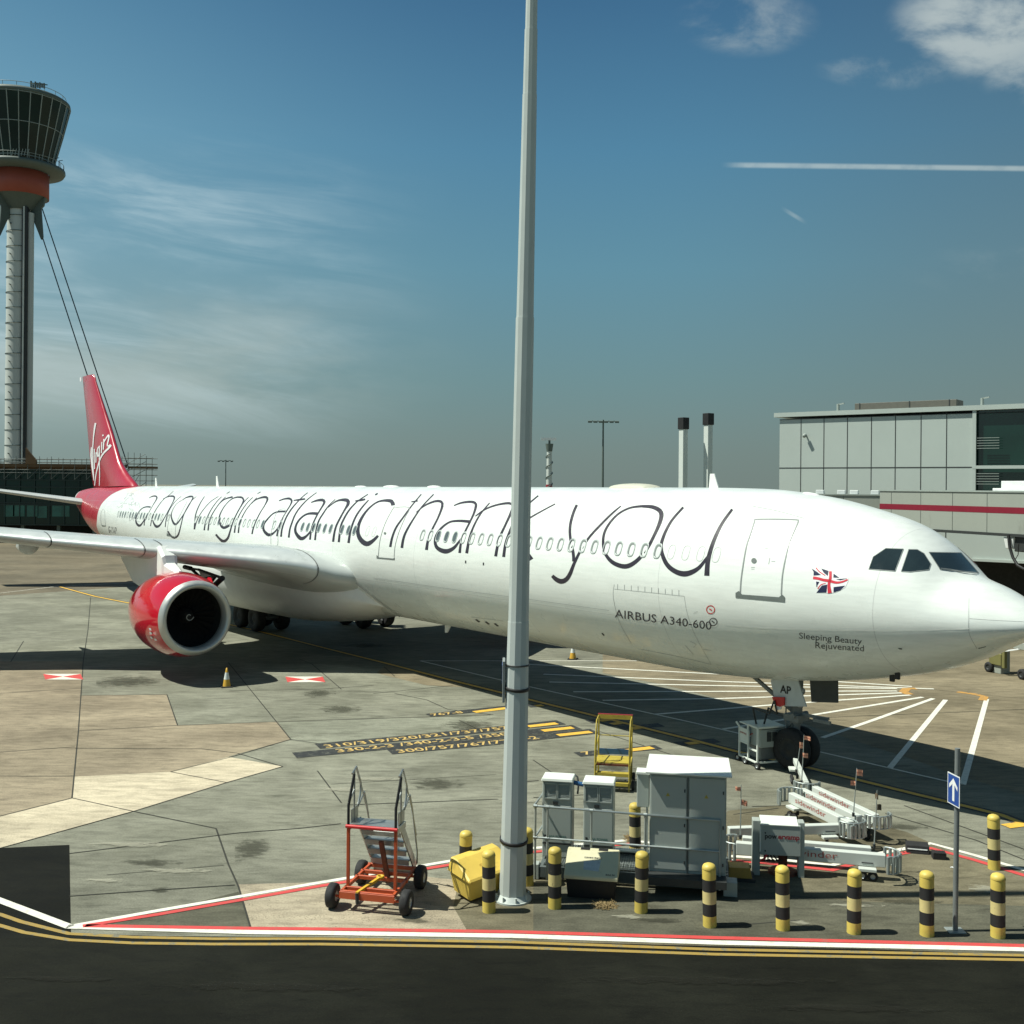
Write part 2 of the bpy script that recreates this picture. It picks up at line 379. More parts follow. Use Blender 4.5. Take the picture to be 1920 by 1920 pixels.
def decal(mb, panel, poly, off=.006, grid=6.0, H=None):
    ox, oy, k = panel; P = [Vector((ox + p[0] / k, oy + p[1] / k)) for p in poly]; n = len(P)
    pts = []
    for i in range(n):
        a, b = P[i], P[(i + 1) % n]; kk = max(1, int((b - a).length / grid))
        pts += [a.lerp(b, j / kk) for j in range(kk)]
    ed = [(i, (i + 1) % len(pts)) for i in range(len(pts))]; allp = list(pts)
    x0, x1 = min(p.x for p in P), max(p.x for p in P); y0, y1 = min(p.y for p in P), max(p.y for p in P)
    x = x0 + grid / 2
    while x < x1:
        y = y0 + grid / 2
        while y < y1: allp.append(Vector((x, y))); y += grid
        x += grid
    vs, _, fs, *_r = delaunay_2d_cdt(allp, ed, [list(range(len(pts)))], 2, 1e-4)
    used = sorted({i for f in fs for i in f}); mp = {}
    out = []
    for i in used:
        h_ = (H or hit)(vs[i].x, vs[i].y, off)
        if h_ is not None: mp[i] = len(out); out.append(h_)
    mb.add(out, [[mp[i] for i in f] for f in fs if all(i in mp for i in f)])
PA = (230, 910, 5.818); PB = (420, 940, 6.4); PC = (160, 880, 3.2); PD = (700, 880, 2.667); PE = (1360, 940, 6.4); PF = (130, 690, 8); PI = (0, 0, 1); PN = (1600, 980, 6)
WORDS = [
 [(PA, [(285,140,3),(320,122,8),(355,117,12),(374,130,12),(365,160,8),(335,210,5),(300,270,4),(270,330,5),(240,390,7),(235,438,8)]),
  (PA, [(305,238,12),(265,234,10),(215,250,7),(170,300,7),(145,360,9),(150,410,14),(178,440,20),(205,425,12),(240,370,8),(262,325,5)])],
 [(PA, [(555,62,3),(510,105,4),(450,150,4),(400,210,5),(350,290,6),(320,360,7),(305,445,7)]),
  (PA, [(440,150,3),(490,125,8),(540,118,14),(565,130,14),(555,170,8),(520,235,5),(475,320,6),(430,400,9),(400,440,14),(370,450,22),(345,425,14),(328,380,9)]),
  (PA, [(640,120,3),(590,160,4),(540,220,5),(500,290,6),(475,370,7),(465,455,7)]),
  (PA, [(645,165,3),(690,135,8),(740,122,14),(768,130,12),(745,180,7),(700,260,6),(650,340,7),(600,410,12),(570,425,18),(545,390,14),(530,330,9),(545,270,6),(590,200,4),(645,165,3)]),
  (PA, [(805,122,3),(765,155,5),(730,200,6),(690,270,6),(660,340,7),(640,420,8),(620,500,10),(600,550,14),(565,572,16),(520,545,14),(495,500,12)])],
 [(PA, [(893,122,5),(850,190,7),(815,265,8),(795,330,9),(788,400,11),(783,480,13)]),
  (PA, [(783,480,12),(805,400,7),(850,310,6),(910,230,5),(970,170,5),(1045,122,4)]),
  (PA, [(1135,90,5),(1168,70,6)]), (PA, [(1080,125,5),(1030,175,6),(975,250,7),(935,325,8),(905,400,10),(890,490,12)]),
  (PA, [(1125,125,5),(1070,180,6),(1015,255,7),(970,330,8),(945,400,10),(932,492,12)]),
  (PA, [(1030,230,4),(1080,175,8),(1130,145,10),(1200,127,14)]),
  (PA, [(1300,132,16),(1320,160,14),(1300,210,9),(1260,280,8),(1215,370,9),(1165,435,16),(1100,462,22),(1065,420,16),(1055,350,11),(1080,280,8),(1130,205,6),(1190,150,8),(1250,130,12),(1300,132,16)]),
  (PA, [(1375,130,5),(1330,175,7),(1285,240,8),(1240,320,9),(1200,410,11),(1170,510,13),(1145,580,18),(1100,610,24),(1055,580,18),(1017,535,16)]),
  (PA, [(1470,92,5),(1505,72,6)]), (PA, [(1420,132,5),(1365,185,6),(1310,260,7),(1265,340,8),(1235,420,10),(1220,518,12)]),
  (PA, [(1465,135,5),(1410,190,6),(1350,265,7),(1305,345,8),(1275,425,10),(1262,520,12)]),
  (PA, [(1400,205,4),(1450,160,8),(1510,135,14),(1565,130,20),(1580,155,16),(1550,220,8),(1500,300,8),(1455,390,9),(1425,470,11),(1412,532,12)])],
 [(PA, [(1705,170,8),(1760,150,12),(1820,145,18),(1845,170,16),(1830,215,10),(1790,280,9),(1750,350,9),(1715,430,10),(1692,500,11),(1683,555,13)]),
  (PA, [(1780,285,16),(1700,288,14),(1640,310,10),(1580,370,12),(1540,430,14),(1540,490,20),(1590,540,26),(1640,525,16),(1690,470,10),(1730,380,8)]),
  (PB, [(1006,-104,6),(950,-60,8),(890,0,10),(820,80,12),(760,170,13),(720,260,14),(695,340,15),(685,425,17)]), (PB, [(835,-10,9),(900,-18,16),(975,-28,14)]),
  (PB, [(1112,-104,6),(1050,-60,8),(980,0,10),(900,90,12),(850,170,13),(815,260,14),(790,340,15),(778,435,17)]),
  (PB, [(1045,15,8),(1110,-8,18),(1180,-15,26),(1205,5,24),(1190,45,16),(1150,110,13),(1105,190,13),(1065,280,14),(1045,360,15),(1033,460,17)]),
  (PB, [(1130,150,26),(1050,145,22),(980,160,16),(910,215,16),(865,290,18),(860,370,24),(920,445,34),(980,425,22),(1030,370,14),(1080,290,9)]),
  (PB, [(1336,-24,6),(1260,50,10),(1195,140,13),(1140,230,14),(1110,330,15),(1093,465,17)]),
  (PB, [(1250,75,6),(1330,10,12),(1400,-15,20),(1480,-10,34),(1490,30,28),(1450,100,16),(1400,190,16),(1350,290,17),(1325,380,18),(1310,485,20)]),
  (PB, [(1728,-83,8),(1660,-40,10),(1580,20,12),(1500,110,15),(1440,210,16),(1400,310,17),(1378,490,20)]), (PB, [(1574,-4,10),(1640,-12,18),(1696,-24,16)]),
  (PB, [(1815,-75,14),(1845,-95,12)]), (PB, [(1736,-15,10),(1660,70,14),(1590,170,16),(1545,270,17),(1515,370,19),(1495,500,22)]),
  (PB, [(2030,50,36),(2010,0,34),(1916,-8,20),(1830,15,14),(1740,85,16),(1665,180,22),(1615,290,28),(1610,390,34),(1650,470,42),(1715,510,44),(1785,475,30),(1850,412,20)])],
 [(PD, [(240,125,4),(190,185,5),(150,240,6),(115,290,7),(95,340,8),(85,388,9)]), (PD, [(190,163,4),(222,158,6)]),
  (PD, [(302,125,4),(245,185,5),(200,250,6),(165,310,8),(150,350,9),(143,393,10)]),
  (PD, [(215,215,3),(260,180,6),(310,160,8),(340,163,10),(345,185,9),(325,240,7),(295,300,7),(275,350,9),(266,403,11)]),
  (PD, [(403,182,4),(440,168,7),(490,163,9),(513,175,10),(505,215,8),(485,260,7),(460,310,7),(440,360,8),(432,418,10)]),
  (PD, [(485,262,11),(430,258,9),(380,265,7),(335,300,8),(310,345,9),(318,390,13),(360,410,17),(400,395,12),(430,360,7),(455,325,5)]),
  (PD, [(582,168,4),(535,225,6),(500,290,7),(480,350,9),(467,420,11)]),
  (PD, [(510,235,4),(560,200,6),(620,178,7),(680,170,9),(697,185,9),(685,225,9),(660,280,8),(630,345,9),(620,390,10),(612,435,11)]),
  (PD, [(825,132,5),(770,180,6),(710,250,7),(675,330,9),(660,380,10),(652,438,11)]),
  (PD, [(910,173,4),(850,205,5),(780,245,6),(720,290,6)]), (PD, [(706,300,7),(745,380,12),(790,452,18)])],
 [(PD, [(1018,178,9),(1000,220,10),(985,280,10),(985,340,10),(1000,420,11),(1002,460,11)]),
  (PD, [(1238,184,4),(1190,225,7),(1130,285,8),(1080,340,8),(1040,400,9),(1005,470,11),(985,520,14),(965,550,16),(940,560,18),(915,550,16),(895,532,12)]),
  (PD, [(1340,185,9),(1400,190,14),(1438,215,17),(1435,260,14),(1405,330,11),(1370,395,12),(1320,455,14),(1265,485,17),(1205,470,15),(1165,430,12),(1150,380,10),(1155,320,9),(1185,265,8),(1230,220,7),(1285,193,7),(1340,185,9)]),
  (PD, [(1550,190,8),(1490,260,9),(1450,340,11),(1440,400,13),(1465,470,16),(1510,510,18),(1565,522,20),(1625,495,14),(1670,440,9),(1690,415,6)]),
  (PD, [(1795,200,9),(1745,270,11),(1710,340,13),(1685,410,15),(1672,470,17),(1668,532,19)])]]
WM = 1.35
for wd in WORDS:
    b_ = MB()
    for pn, st in wd: ribbon(b_, pn, st)
    b_.build('lettering', M['ink'], plane, fixn=False)
WM = 1.0
# small writing, fitted on the skin between two picture points
def skin_text(txt, p0, p1, capx, mt, name='lettering', bold=0.0, off=.006, slant=0.0):
    vs, fs = textmesh(txt, 1, 0, 1, bold); x0 = min(v.x for v in vs); x1 = max(v.x for v in vs)
    dx, dy = p1[0] - p0[0], p1[1] - p0[1]; out = []
    for v_ in vs:
        t = (v_.x - x0) / (x1 - x0); out.append(hit(p0[0] + dx * t + slant * v_.y * capx, p0[1] + dy * t - v_.y / .7 * capx, off) or Vector((0, 0, 5)))
    return MB().add(out, fs).build(name, mt, plane, fixn=False)
skin_text('AIRBUS A340-600', (1153, 1157.5), (1334, 1181), 15.5, M['ink'])
skin_text('Sleeping Beauty', (1498.5, 1197), (1616, 1208), 11.5, M['inkg'])
skin_text('Rejuvenated', (1529, 1215), (1620, 1221), 11.5, M['inkg'])
skin_text('G-VNAP', (204, 998.5), (219, 1000.5), 12, M['ink'], slant=-.1, bold=.01)
# wing fairing stickers: two roundels by the type name
def roundel(cx, cy, r, mt, wd=1.6):
    b_ = MB(); ribbon(b_, PI, [(cx + r * math.cos(a * math.pi / 8), cy + r * math.sin(a * math.pi / 8), wd) for a in range(17)], 2)
    ribbon(b_, PI, [(cx - 2.5, cy - 1.5, 2), (cx + 2.5, cy + 1.5, 2)], 2); b_.build('roundel', mt, plane, fixn=False)
roundel(1332.5, 1143, 7.5, M['wred']); roundel(1337.5, 1166, 7, M['ink'])
# doors
def door(panel, outline, sill, wdt, handle=None, hr=0, name='door', fm='dgrey'):
    b_ = MB(); ribbon(b_, panel, [(a, b, wdt) for a, b in outline], 3, .009); o = b_.build(name, M[fm], plane, fixn=False)
    if sill:
        s_ = MB(); decal(s_, panel, sill, .012); s_.build('door_sill', M['sill'], o, fixn=False)
    if handle:
        h_ = MB(); decal(h_, panel, [(handle[0] + hr * math.cos(a * math.pi / 8), handle[1] + hr * math.sin(a * math.pi / 8)) for a in range(16)], .012); h_.build('door_handle', M['sill'], o, fixn=False)
    return o
door(PE, [(180,1090),(195,900),(250,560),(300,400),(352,240),(372,218),(600,215),(850,222),(875,240),(840,330),(770,500),(720,700),(685,900),(672,1120)], [(125,1098),(165,1075),(205,1118),(645,1150),(685,1118),(718,1150),(715,1208),(125,1155)], 15, (345, 713), 32)
for st_ in ([(535,675,8),(520,755,8)], [(310,792,5),(355,792,5)], [(552,720,5),(600,722,5)], [(470,560,6),(510,562,6)], [(310,812,4),(352,813,4)]):
    b_ = MB(); ribbon(b_, PE, st_); b_.build('door_stencil', M['line'], plane, fixn=False)
door(PD, [(25,435),(35,350),(60,270),(100,195),(115,190),(180,193),(160,240),(130,310),(110,380),(104,440)], [(17,428),(30,440),(100,446),(108,440),(107,453),(17,445)], 2.6, (59, 320), 6)
door(PI, [(508,1020),(509,995),(517,965),(524,956),(536,956),(530,975),(522,1000),(520,1023),(508,1022)], None, .7, fm='line')
door(PA, [(487,545),(490,460),(520,330),(575,220),(640,165),(700,172),(660,260),(600,380),(578,460),(575,560)], [(482,525),(482,552),(520,556),(578,572),(575,560),(515,545),(492,525)], 3.2, fm='line')
door(PI, [(190,985),(189,968),(191,957),(196,957),(197,975),(198,986)], [(191, 984), (196, 985.5), (198, 985), (198, 987), (192, 987)], .5, fm='line')
# cabin windows on the 0.5326 m frame pitch, one mesh each with its pane
S0, PITCH, WZ = 9.796, .5326, 6.045
def cabwin(n, kind):
    s = S0 + n * PITCH; t, b2, w_ = sect(s); c_ = zmid(s); h_ = t - c_
    def pt(a, kx, kz, off):
        ds = math.copysign(abs(math.cos(a)) ** .7, math.cos(a)) * kx; dz = math.copysign(abs(math.sin(a)) ** .7, math.sin(a)) * kz
        zz = WZ + dz; ph = math.asin(max(-1, min(1, (zz - c_) / h_))); return fpt(s + ds, ph, off)
    def ring(kx, kz, off): return [pt(2 * math.pi * i / 20, kx, kz, off) for i in range(20)]
    if kind == 'plug':
        MB().rings([ring(.128, .20, .004), ring(.118, .19, .004)], False).build('window_plug', M['line'], plane, fixn=False); return
    o = MB().rings([ring(.150, .222, .002), ring(.142, .214, .014), ring(.118, .186, .014), ring(.108, .172, .004)], True).build('cabin_window', M['wframe'], plane, fixn=False)
    pr = ring(.108, .172, .005); p_ = MB()
    p_.add(pr, [tuple(range(20))]); p_.build('pane', M['pane' if kind == 'open' else 'recess_shadow'], o, fixn=False)
    if kind == 'shade':
        r2 = [fpt(s - .032 + (q_.x - s), math.asin(max(-1, min(1, (q_.z - .022 - c_) / h_))), .008) for q_ in [pt(2 * math.pi * i / 20, .082, .146, .0) for i in range(20)]]  # blind set off-centre so the painted shadow shows as a crescent
        MB().add(r2, [tuple(range(20))]).build('blind', M['shade'], o, fixn=False)
for n in (-4, -3, -2, -1): cabwin(n, 'plug')
for n in range(0, 24): cabwin(n, 'open' if n in (19, 20, 21) else 'shade')
for n in (29.7, 30.7): cabwin(n, 'plug')
for n in (32.7, 33.7, 34.7): cabwin(n, 'open')
for n in (36.6, 37.6, 38.6, 39.6, 40.6, 41.6): cabwin(n, 'open')
cabwin(45.9, 'open'); cabwin(47.1, 'shade')
for n in range(17): cabwin(49.5 + n, 'shade' if n % 5 else 'open')
cabwin(73.5, 'shade')
for n in range(17): cabwin(75.5 + n, 'open' if n % 4 else 'shade')
# cockpit glazing
for poly, nm in (([(172,525),(222,385),(365,290),(562,298),(470,546)], 'cockpit_window'), ([(538,550),(622,303),(718,304),(795,348),(870,465),(850,532),(640,556)], 'cockpit_window'), ([(848,334),(1210,340),(1408,566),(975,528)], 'cockpit_window')):
    b_ = MB(); decal(b_, PN, poly, .008, 5); o = b_.build(nm, M['glass'], plane, fixn=False)
    f_ = MB(); cx_ = sum(p[0] for p in poly) / len(poly); cy_ = sum(p[1] for p in poly) / len(poly)
    ribbon(f_, PN, [(a, b, 7) for a, b in [((p[0] * (1 - t) + q_[0] * t), (p[1] * (1 - t) + q_[1] * t)) for p, q_ in zip(poly, poly[1:] + poly[:1]) for t in (0, .1, .5, .9)] + [poly[0]]], 3, .010)
    f_.build('window_frame', M['dgrey'], o, fixn=False)
# far-side cockpit panes, mirrored from the near ones
for px_, py_, wd_ in ((0, 0, 0),):
    for poly in ([(538,550),(622,303),(718,304),(795,348),(870,465),(850,532),(640,556)],):
        b_ = MB(); decal(b_, PN, poly, .008, 5); b_.f = [f for f in b_.f if all(b_.v[i].y > .05 for i in f)]; b_.sm = b_.sm[:len(b_.f)]; b_.mi = b_.mi[:len(b_.f)]; b_.v = [Vector((p.x, -p.y, p.z)) for p in b_.v]; b_.build('cockpit_window', M['glass'], plane)
b_ = MB(); ribbon(b_, PN, [(975,520,7),(1100,535,8),(1200,555,9),(1365,580,12)], 3, .03); ribbon(b_, PN, [(1360,582,14),(1390,570,10)], 3, .03); b_.build('wiper', M['gear'], plane)
# panel lines
PL_ = [(PN, [(1300,850,3),(1298,1070,4),(1305,1250,4),(1390,1415,5)]), (PD, [(0,543,1.6),(400,600,1.6),(800,653,1.6),(1180,706,1.6)]), (PD, [(1205,575,1.5),(1200,640,1.5),(1230,760,1.5),(1290,870,1.5)]), (PD, [(1555,634,1.2),(1570,720,1.2),(1610,830,1.2),(1690,975,1.2)]), (PD, [(1340,900,1.5),(1520,935,1.5),(1690,975,1.5)]), (PD, [(1205,598,1.6),(1380,615,1.6),(1555,634,1.6)]), (PE, [(330,60,5),(640,120,5),(945,205,5)]), (PD, [(490,738,1.2),(650,758,1.2)]), (PD, [(1560,880,1.6),(1600,925,1.6)]), (PD, [(1585,860,1.6),(1615,875,1.6),(1600,890,1.6)]), (PD, [(1650,900,1.6),(1690,905,1.6)]), (PD, [(1600,720,1.6),(1622,710,1.6)])]
for i in range(10):
    x = 1222 + i * 34; y = 573 + i * 3.4; PL_.append((PD, [(x, y, 2), (x, y + 27, 2.4)]))
for pn_, st_ in PL_:
    b_ = MB(); ribbon(b_, pn_, st_, 5); b_.build('panel_line', M['line'], plane, fixn=False)
b_ = MB(); ribbon(b_, PE, [(0,1475,8),(400,1508,8),(1000,1530,8),(1800,1545,8)], 6); ribbon(b_, PN, [(0,1202,6),(600,1205,6),(1300,1190,8)], 6); ribbon(b_, PN, [(1305,1075,6),(1600,1095,6),(1910,1110,6)], 6); b_.build('cheat_line', M['white'], plane, fixn=False)
b_ = MB()
for c_ in ((462, 463), (551, 473)): decal(b_, PD, [(c_[0] - 3, c_[1] - 7), (c_[0] + 3, c_[1] - 7), (c_[0] + 3, c_[1] + 7), (c_[0] - 3, c_[1] + 7)])
for x, y in ((522, 757), (570, 768), (615, 777)): decal(b_, PD, [(x - 14, y - 6), (x - 4, y - 8), (x + 14, y + 6), (x + 4, y + 8)])
decal(b_, PD, [(1140, 818), (1148, 818), (1158, 830), (1150, 832)]); decal(b_, PN, [(500,1410),(545,1412),(552,1426),(520,1424)]); decal(b_, PN, [(1405,1412),(1490,1390),(1492,1395),(1408,1418)])
for x in (385,): decal(b_, PC, [(1720, 848), (1750, 855), (1745, 862)])
b_.build('vent_opening', M['black'], plane, fixn=False)
# drain masts under the nose
for x, y in ((438, 1715), (497, 1690)):
    p0 = hit(PN[0] + x / 6, PN[1] + y / 6, 0); MB().box(p0 + V(0, 0, -.06), (.12, .08, .2)).build('drain_mast', M['black'], plane, .01)
# faint outline drawing beside the first letter
b_ = MB(); rnd = random.Random(3)
for i in range(16):
    x = 222 + rnd.random() * 32; y = 926 + rnd.random() * 44; pts = [(x, y, .5)]
    for k in range(4): x += rnd.uniform(-7, 7); y += rnd.uniform(-6, 7); pts.append((min(max(x, 216), 262), min(max(y, 922), 982), .5))
    ribbon(b_, PI, pts, 2)
b_.build('outline_drawing', M['line'], plane, fixn=False)
# flying flag on the nose
fl = MB(); decal(fl, PE, [(1030,800),(1090,792),(1150,800),(1240,832),(1300,850),(1370,915),(1480,915),(1475,960),(1440,1030),(1380,1070),(1320,1095),(1250,1105),(1200,1100),(1090,1098),(1130,1040),(1090,1000),(1060,950),(1050,900),(1070,870),(1040,820)], .006, 4)
fo = fl.build('flag_marking', M['flagwhite'], plane, fixn=False)
for p in ([(1035,803),(1105,850),(1150,885),(1060,892),(1062,850)], [(1150,806),(1240,836),(1230,895),(1185,860)], [(1300,868),(1370,918),(1298,915)], [(1330,935),(1470,925),(1380,948)], [(1090,962),(1130,968),(1095,1030)], [(1160,1010),(1225,1000),(1215,1095),(1095,1096)], [(1300,1030),(1440,1012),(1380,1068),(1300,1094)]):
    b_ = MB(); decal(b_, PE, p, .010, 5); b_.build('flag_blue', M['flagblue'], fo, fixn=False)
b_ = MB(); ribbon(b_, PE, [(1055,918,34),(1120,928,32),(1180,945,32),(1250,955,34),(1330,975,28),(1400,968,22),(1470,940,18)], 3, .012); ribbon(b_, PE, [(1262,840,32),(1262,920,32),(1245,1000,34),(1255,1102,50)], 3, .012)
ribbon(b_, PE, [(1090,798,12),(1130,845,12),(1200,890,10)], 3, .011); ribbon(b_, PE, [(1110,1050,10),(1150,1000,10),(1205,985,8)], 3, .011); b_.build('flag_red', M['flagred'], fo, fixn=False)
# belly and wing root fairing
def fairing():
    st = [(26.0, 1.55, 4.0, 3.0), (27.0, 2.15, 4.3, 2.55), (28.4, 2.72, 4.7, 2.22), (31, 3.08, 5.0, 1.75), (35, 3.35, 5.1, 1.42), (42, 3.35, 5.0, 1.36), (46, 3.2, 4.9, 1.45), (49, 2.95, 4.7, 1.8), (52, 2.7, 4.2, 2.5)]
    n = 9; out = []
    ss = [26 + 26 * i / 40 for i in range(41)]
    for s in ss:
        w_, zt, zb = [pchip([a[0] for a in st], [a[j] for a in st], s) for j in (1, 2, 3)]
        ring = []
        for k in range(33):
            a = math.pi * k / 32; c_ = math.cos(a); sn = math.sin(a)
            e_ = 1 - .25 * min(1, max(0, (s - 26.5) / 5)); ring.append(V(s, math.copysign(abs(c_) ** e_, c_) * w_, zt - 1.2 - (zt - 1.2 - zb) * abs(sn) ** (.5 + .5 * e_ if e_ < 1 else 1) if 0 < k < 32 else zt - 1.2))
        top = [V(s, 2.55, zt)]; ring = [V(s, 2.4, zt + .0), V(s, (2.6 + w_) / 2, zt - .35)] + ring + [V(s, -(2.6 + w_) / 2, zt - .35), V(s, -2.4, zt)]
        out.append(ring)
    return MB().rings(out, True, False)
fairing().build('belly_fairing', M['white'], plane)
b_ = MB(); ribbon(b_, PI, [(655, 1083, .9), (682, 1103, .9), (716, 1130, .9), (750, 1155, .9)], 5, .05); b_.build('panel_line', M['line'], plane, fixn=False)

def foil(s, y, z, c, th, tw=0.0, n=22):
    """closed aerofoil loop at span y, leading edge (s, z)"""
    up = []; lo = []
    for i in range(n + 1):
        x = (1 - math.cos(math.pi * i / n)) / 2
        yt = 5 * th * (.2969 * math.sqrt(x) - .126 * x - .3516 * x * x + .2843 * x ** 3 - .1036 * x ** 4)
        cam_ = .02 * math.sin(math.pi * x)
        up.append((x, cam_ + yt)); lo.append((x, cam_ - yt))
    pts = up[::-1] + lo[1:-1]
    return [V(s + (x * math.cos(tw) + zz * math.sin(tw)) * c, y, z + (zz * math.cos(tw) - x * math.sin(tw)) * c) for x, zz in pts]
def lerpt(tab, y):
    for a, b in zip(tab, tab[1:]):
        if y <= b[0]: t = (y - a[0]) / (b[0] - a[0]); return [p + (q_ - p) * t for p, q_ in zip(a[1:], b[1:])]
    return list(tab[-1][1:])
WT = [(2.0, 26.7, 4.0, 12.6, .15, .06), (3.3, 27.6, 4.22, 12.0, .148, .055), (4.23, 28.37, 4.52, 11.0, .138, .05), (6.01, 29.79, 4.76, 9.5, .124, .04), (8.82, 32.03, 5.08, 7.9, .114, .03), (12.5, 35.0, 5.48, 6.6, .108, .02), (14.2, 36.37, 5.69, 6.0, .105, .02), (22, 41.2, 6.6, 4.6, .10, .0), (31.2, 46.8, 7.75, 2.6, .095, -.02)]
def wing(sg):
    ys = [2, 2.6, 3.3, 3.8, 4.23, 5.2, 6.01, 7.6, 8.82, 10.5, 12.5, 14.2, 18, 22, 26, 31.2]
    w_ = MB().rings([foil(*(lambda r: (r[0], y * sg, r[1], r[2], r[3], r[4]))(lerpt(WT, y))) for y in ys], True)
    wo = w_.build('wing', M['wing'], plane)
    def slat(y0, y1):
        rr = []
        for i in range(9):
            y = y0 + (y1 - y0) * i / 8; s, z, c, th, tw = lerpt(WT, y); L = foil(s, y * sg, z, c, th, tw, 40)
            k0 = 40; idx = [k0 - 9 + j for j in range(15)]
            ctr = V(s + .12 * c, y * sg, z); rr.append([p + (p - ctr).normalized() * .018 for p in [L[j] for j in idx]])
        return MB().rings(rr, True, False).build('slat', M['slat'], wo, fixn=False)
    for a, b in ((3.9, 8.8), (9.52, 12.5), (12.56, 18.9), (20.1, 25.5), (25.54, 30.9)): slat(a, b)
    for y in (8.84, 9.48, 12.53, 3.86):
        s, z, c, th, tw = lerpt(WT, y); L = foil(s, y * sg, z, c, th, tw, 40); ctr = V(s + .12 * c, y * sg, z); P_ = [L[j] + (L[j] - ctr).normalized() * .022 for j in range(29, 50)]
        MB().rings([[p + V(0, -.018, 0), p + V(0, .018, 0)] for p in P_], False, False).build('slat_seam', M['inkg'], wo, fixn=False)
    # flap track fairings
    for y in (12.2, 16.6, 22.5):
        s, z, c, th, tw = lerpt(WT, y); L = c * .62; x0 = s + c * .55; rr = []
        for i in range(15):
            t = i / 14; r_ = .34 * math.sin(math.pi * min(1, t ** .75)) ** .7 + .01 if 0 < t < 1 else .01
            rr.append([V(x0 + L * t, y * sg + math.cos(a) * r_ * .55, z - .25 - .25 * t + math.sin(a) * r_ * 1.2) for a in [2 * math.pi * k / 12 for k in range(12)]])
        MB().rings(rr, True, True, True, True).build('flap_fairing', M['wing'], wo)
    return wo
wingR = wing(1); wingL = wing(-1)
# landing light in the wing root
p_ = AL(577, 1076, 3.6); MB().lathe([(0, .16), (.02, .16), (.03, .10), (.02, .0)], p_ + V(-.05, .06, 0), (-.6, 1, -.1), 16).build('landing_light', M['glass'], wingR)

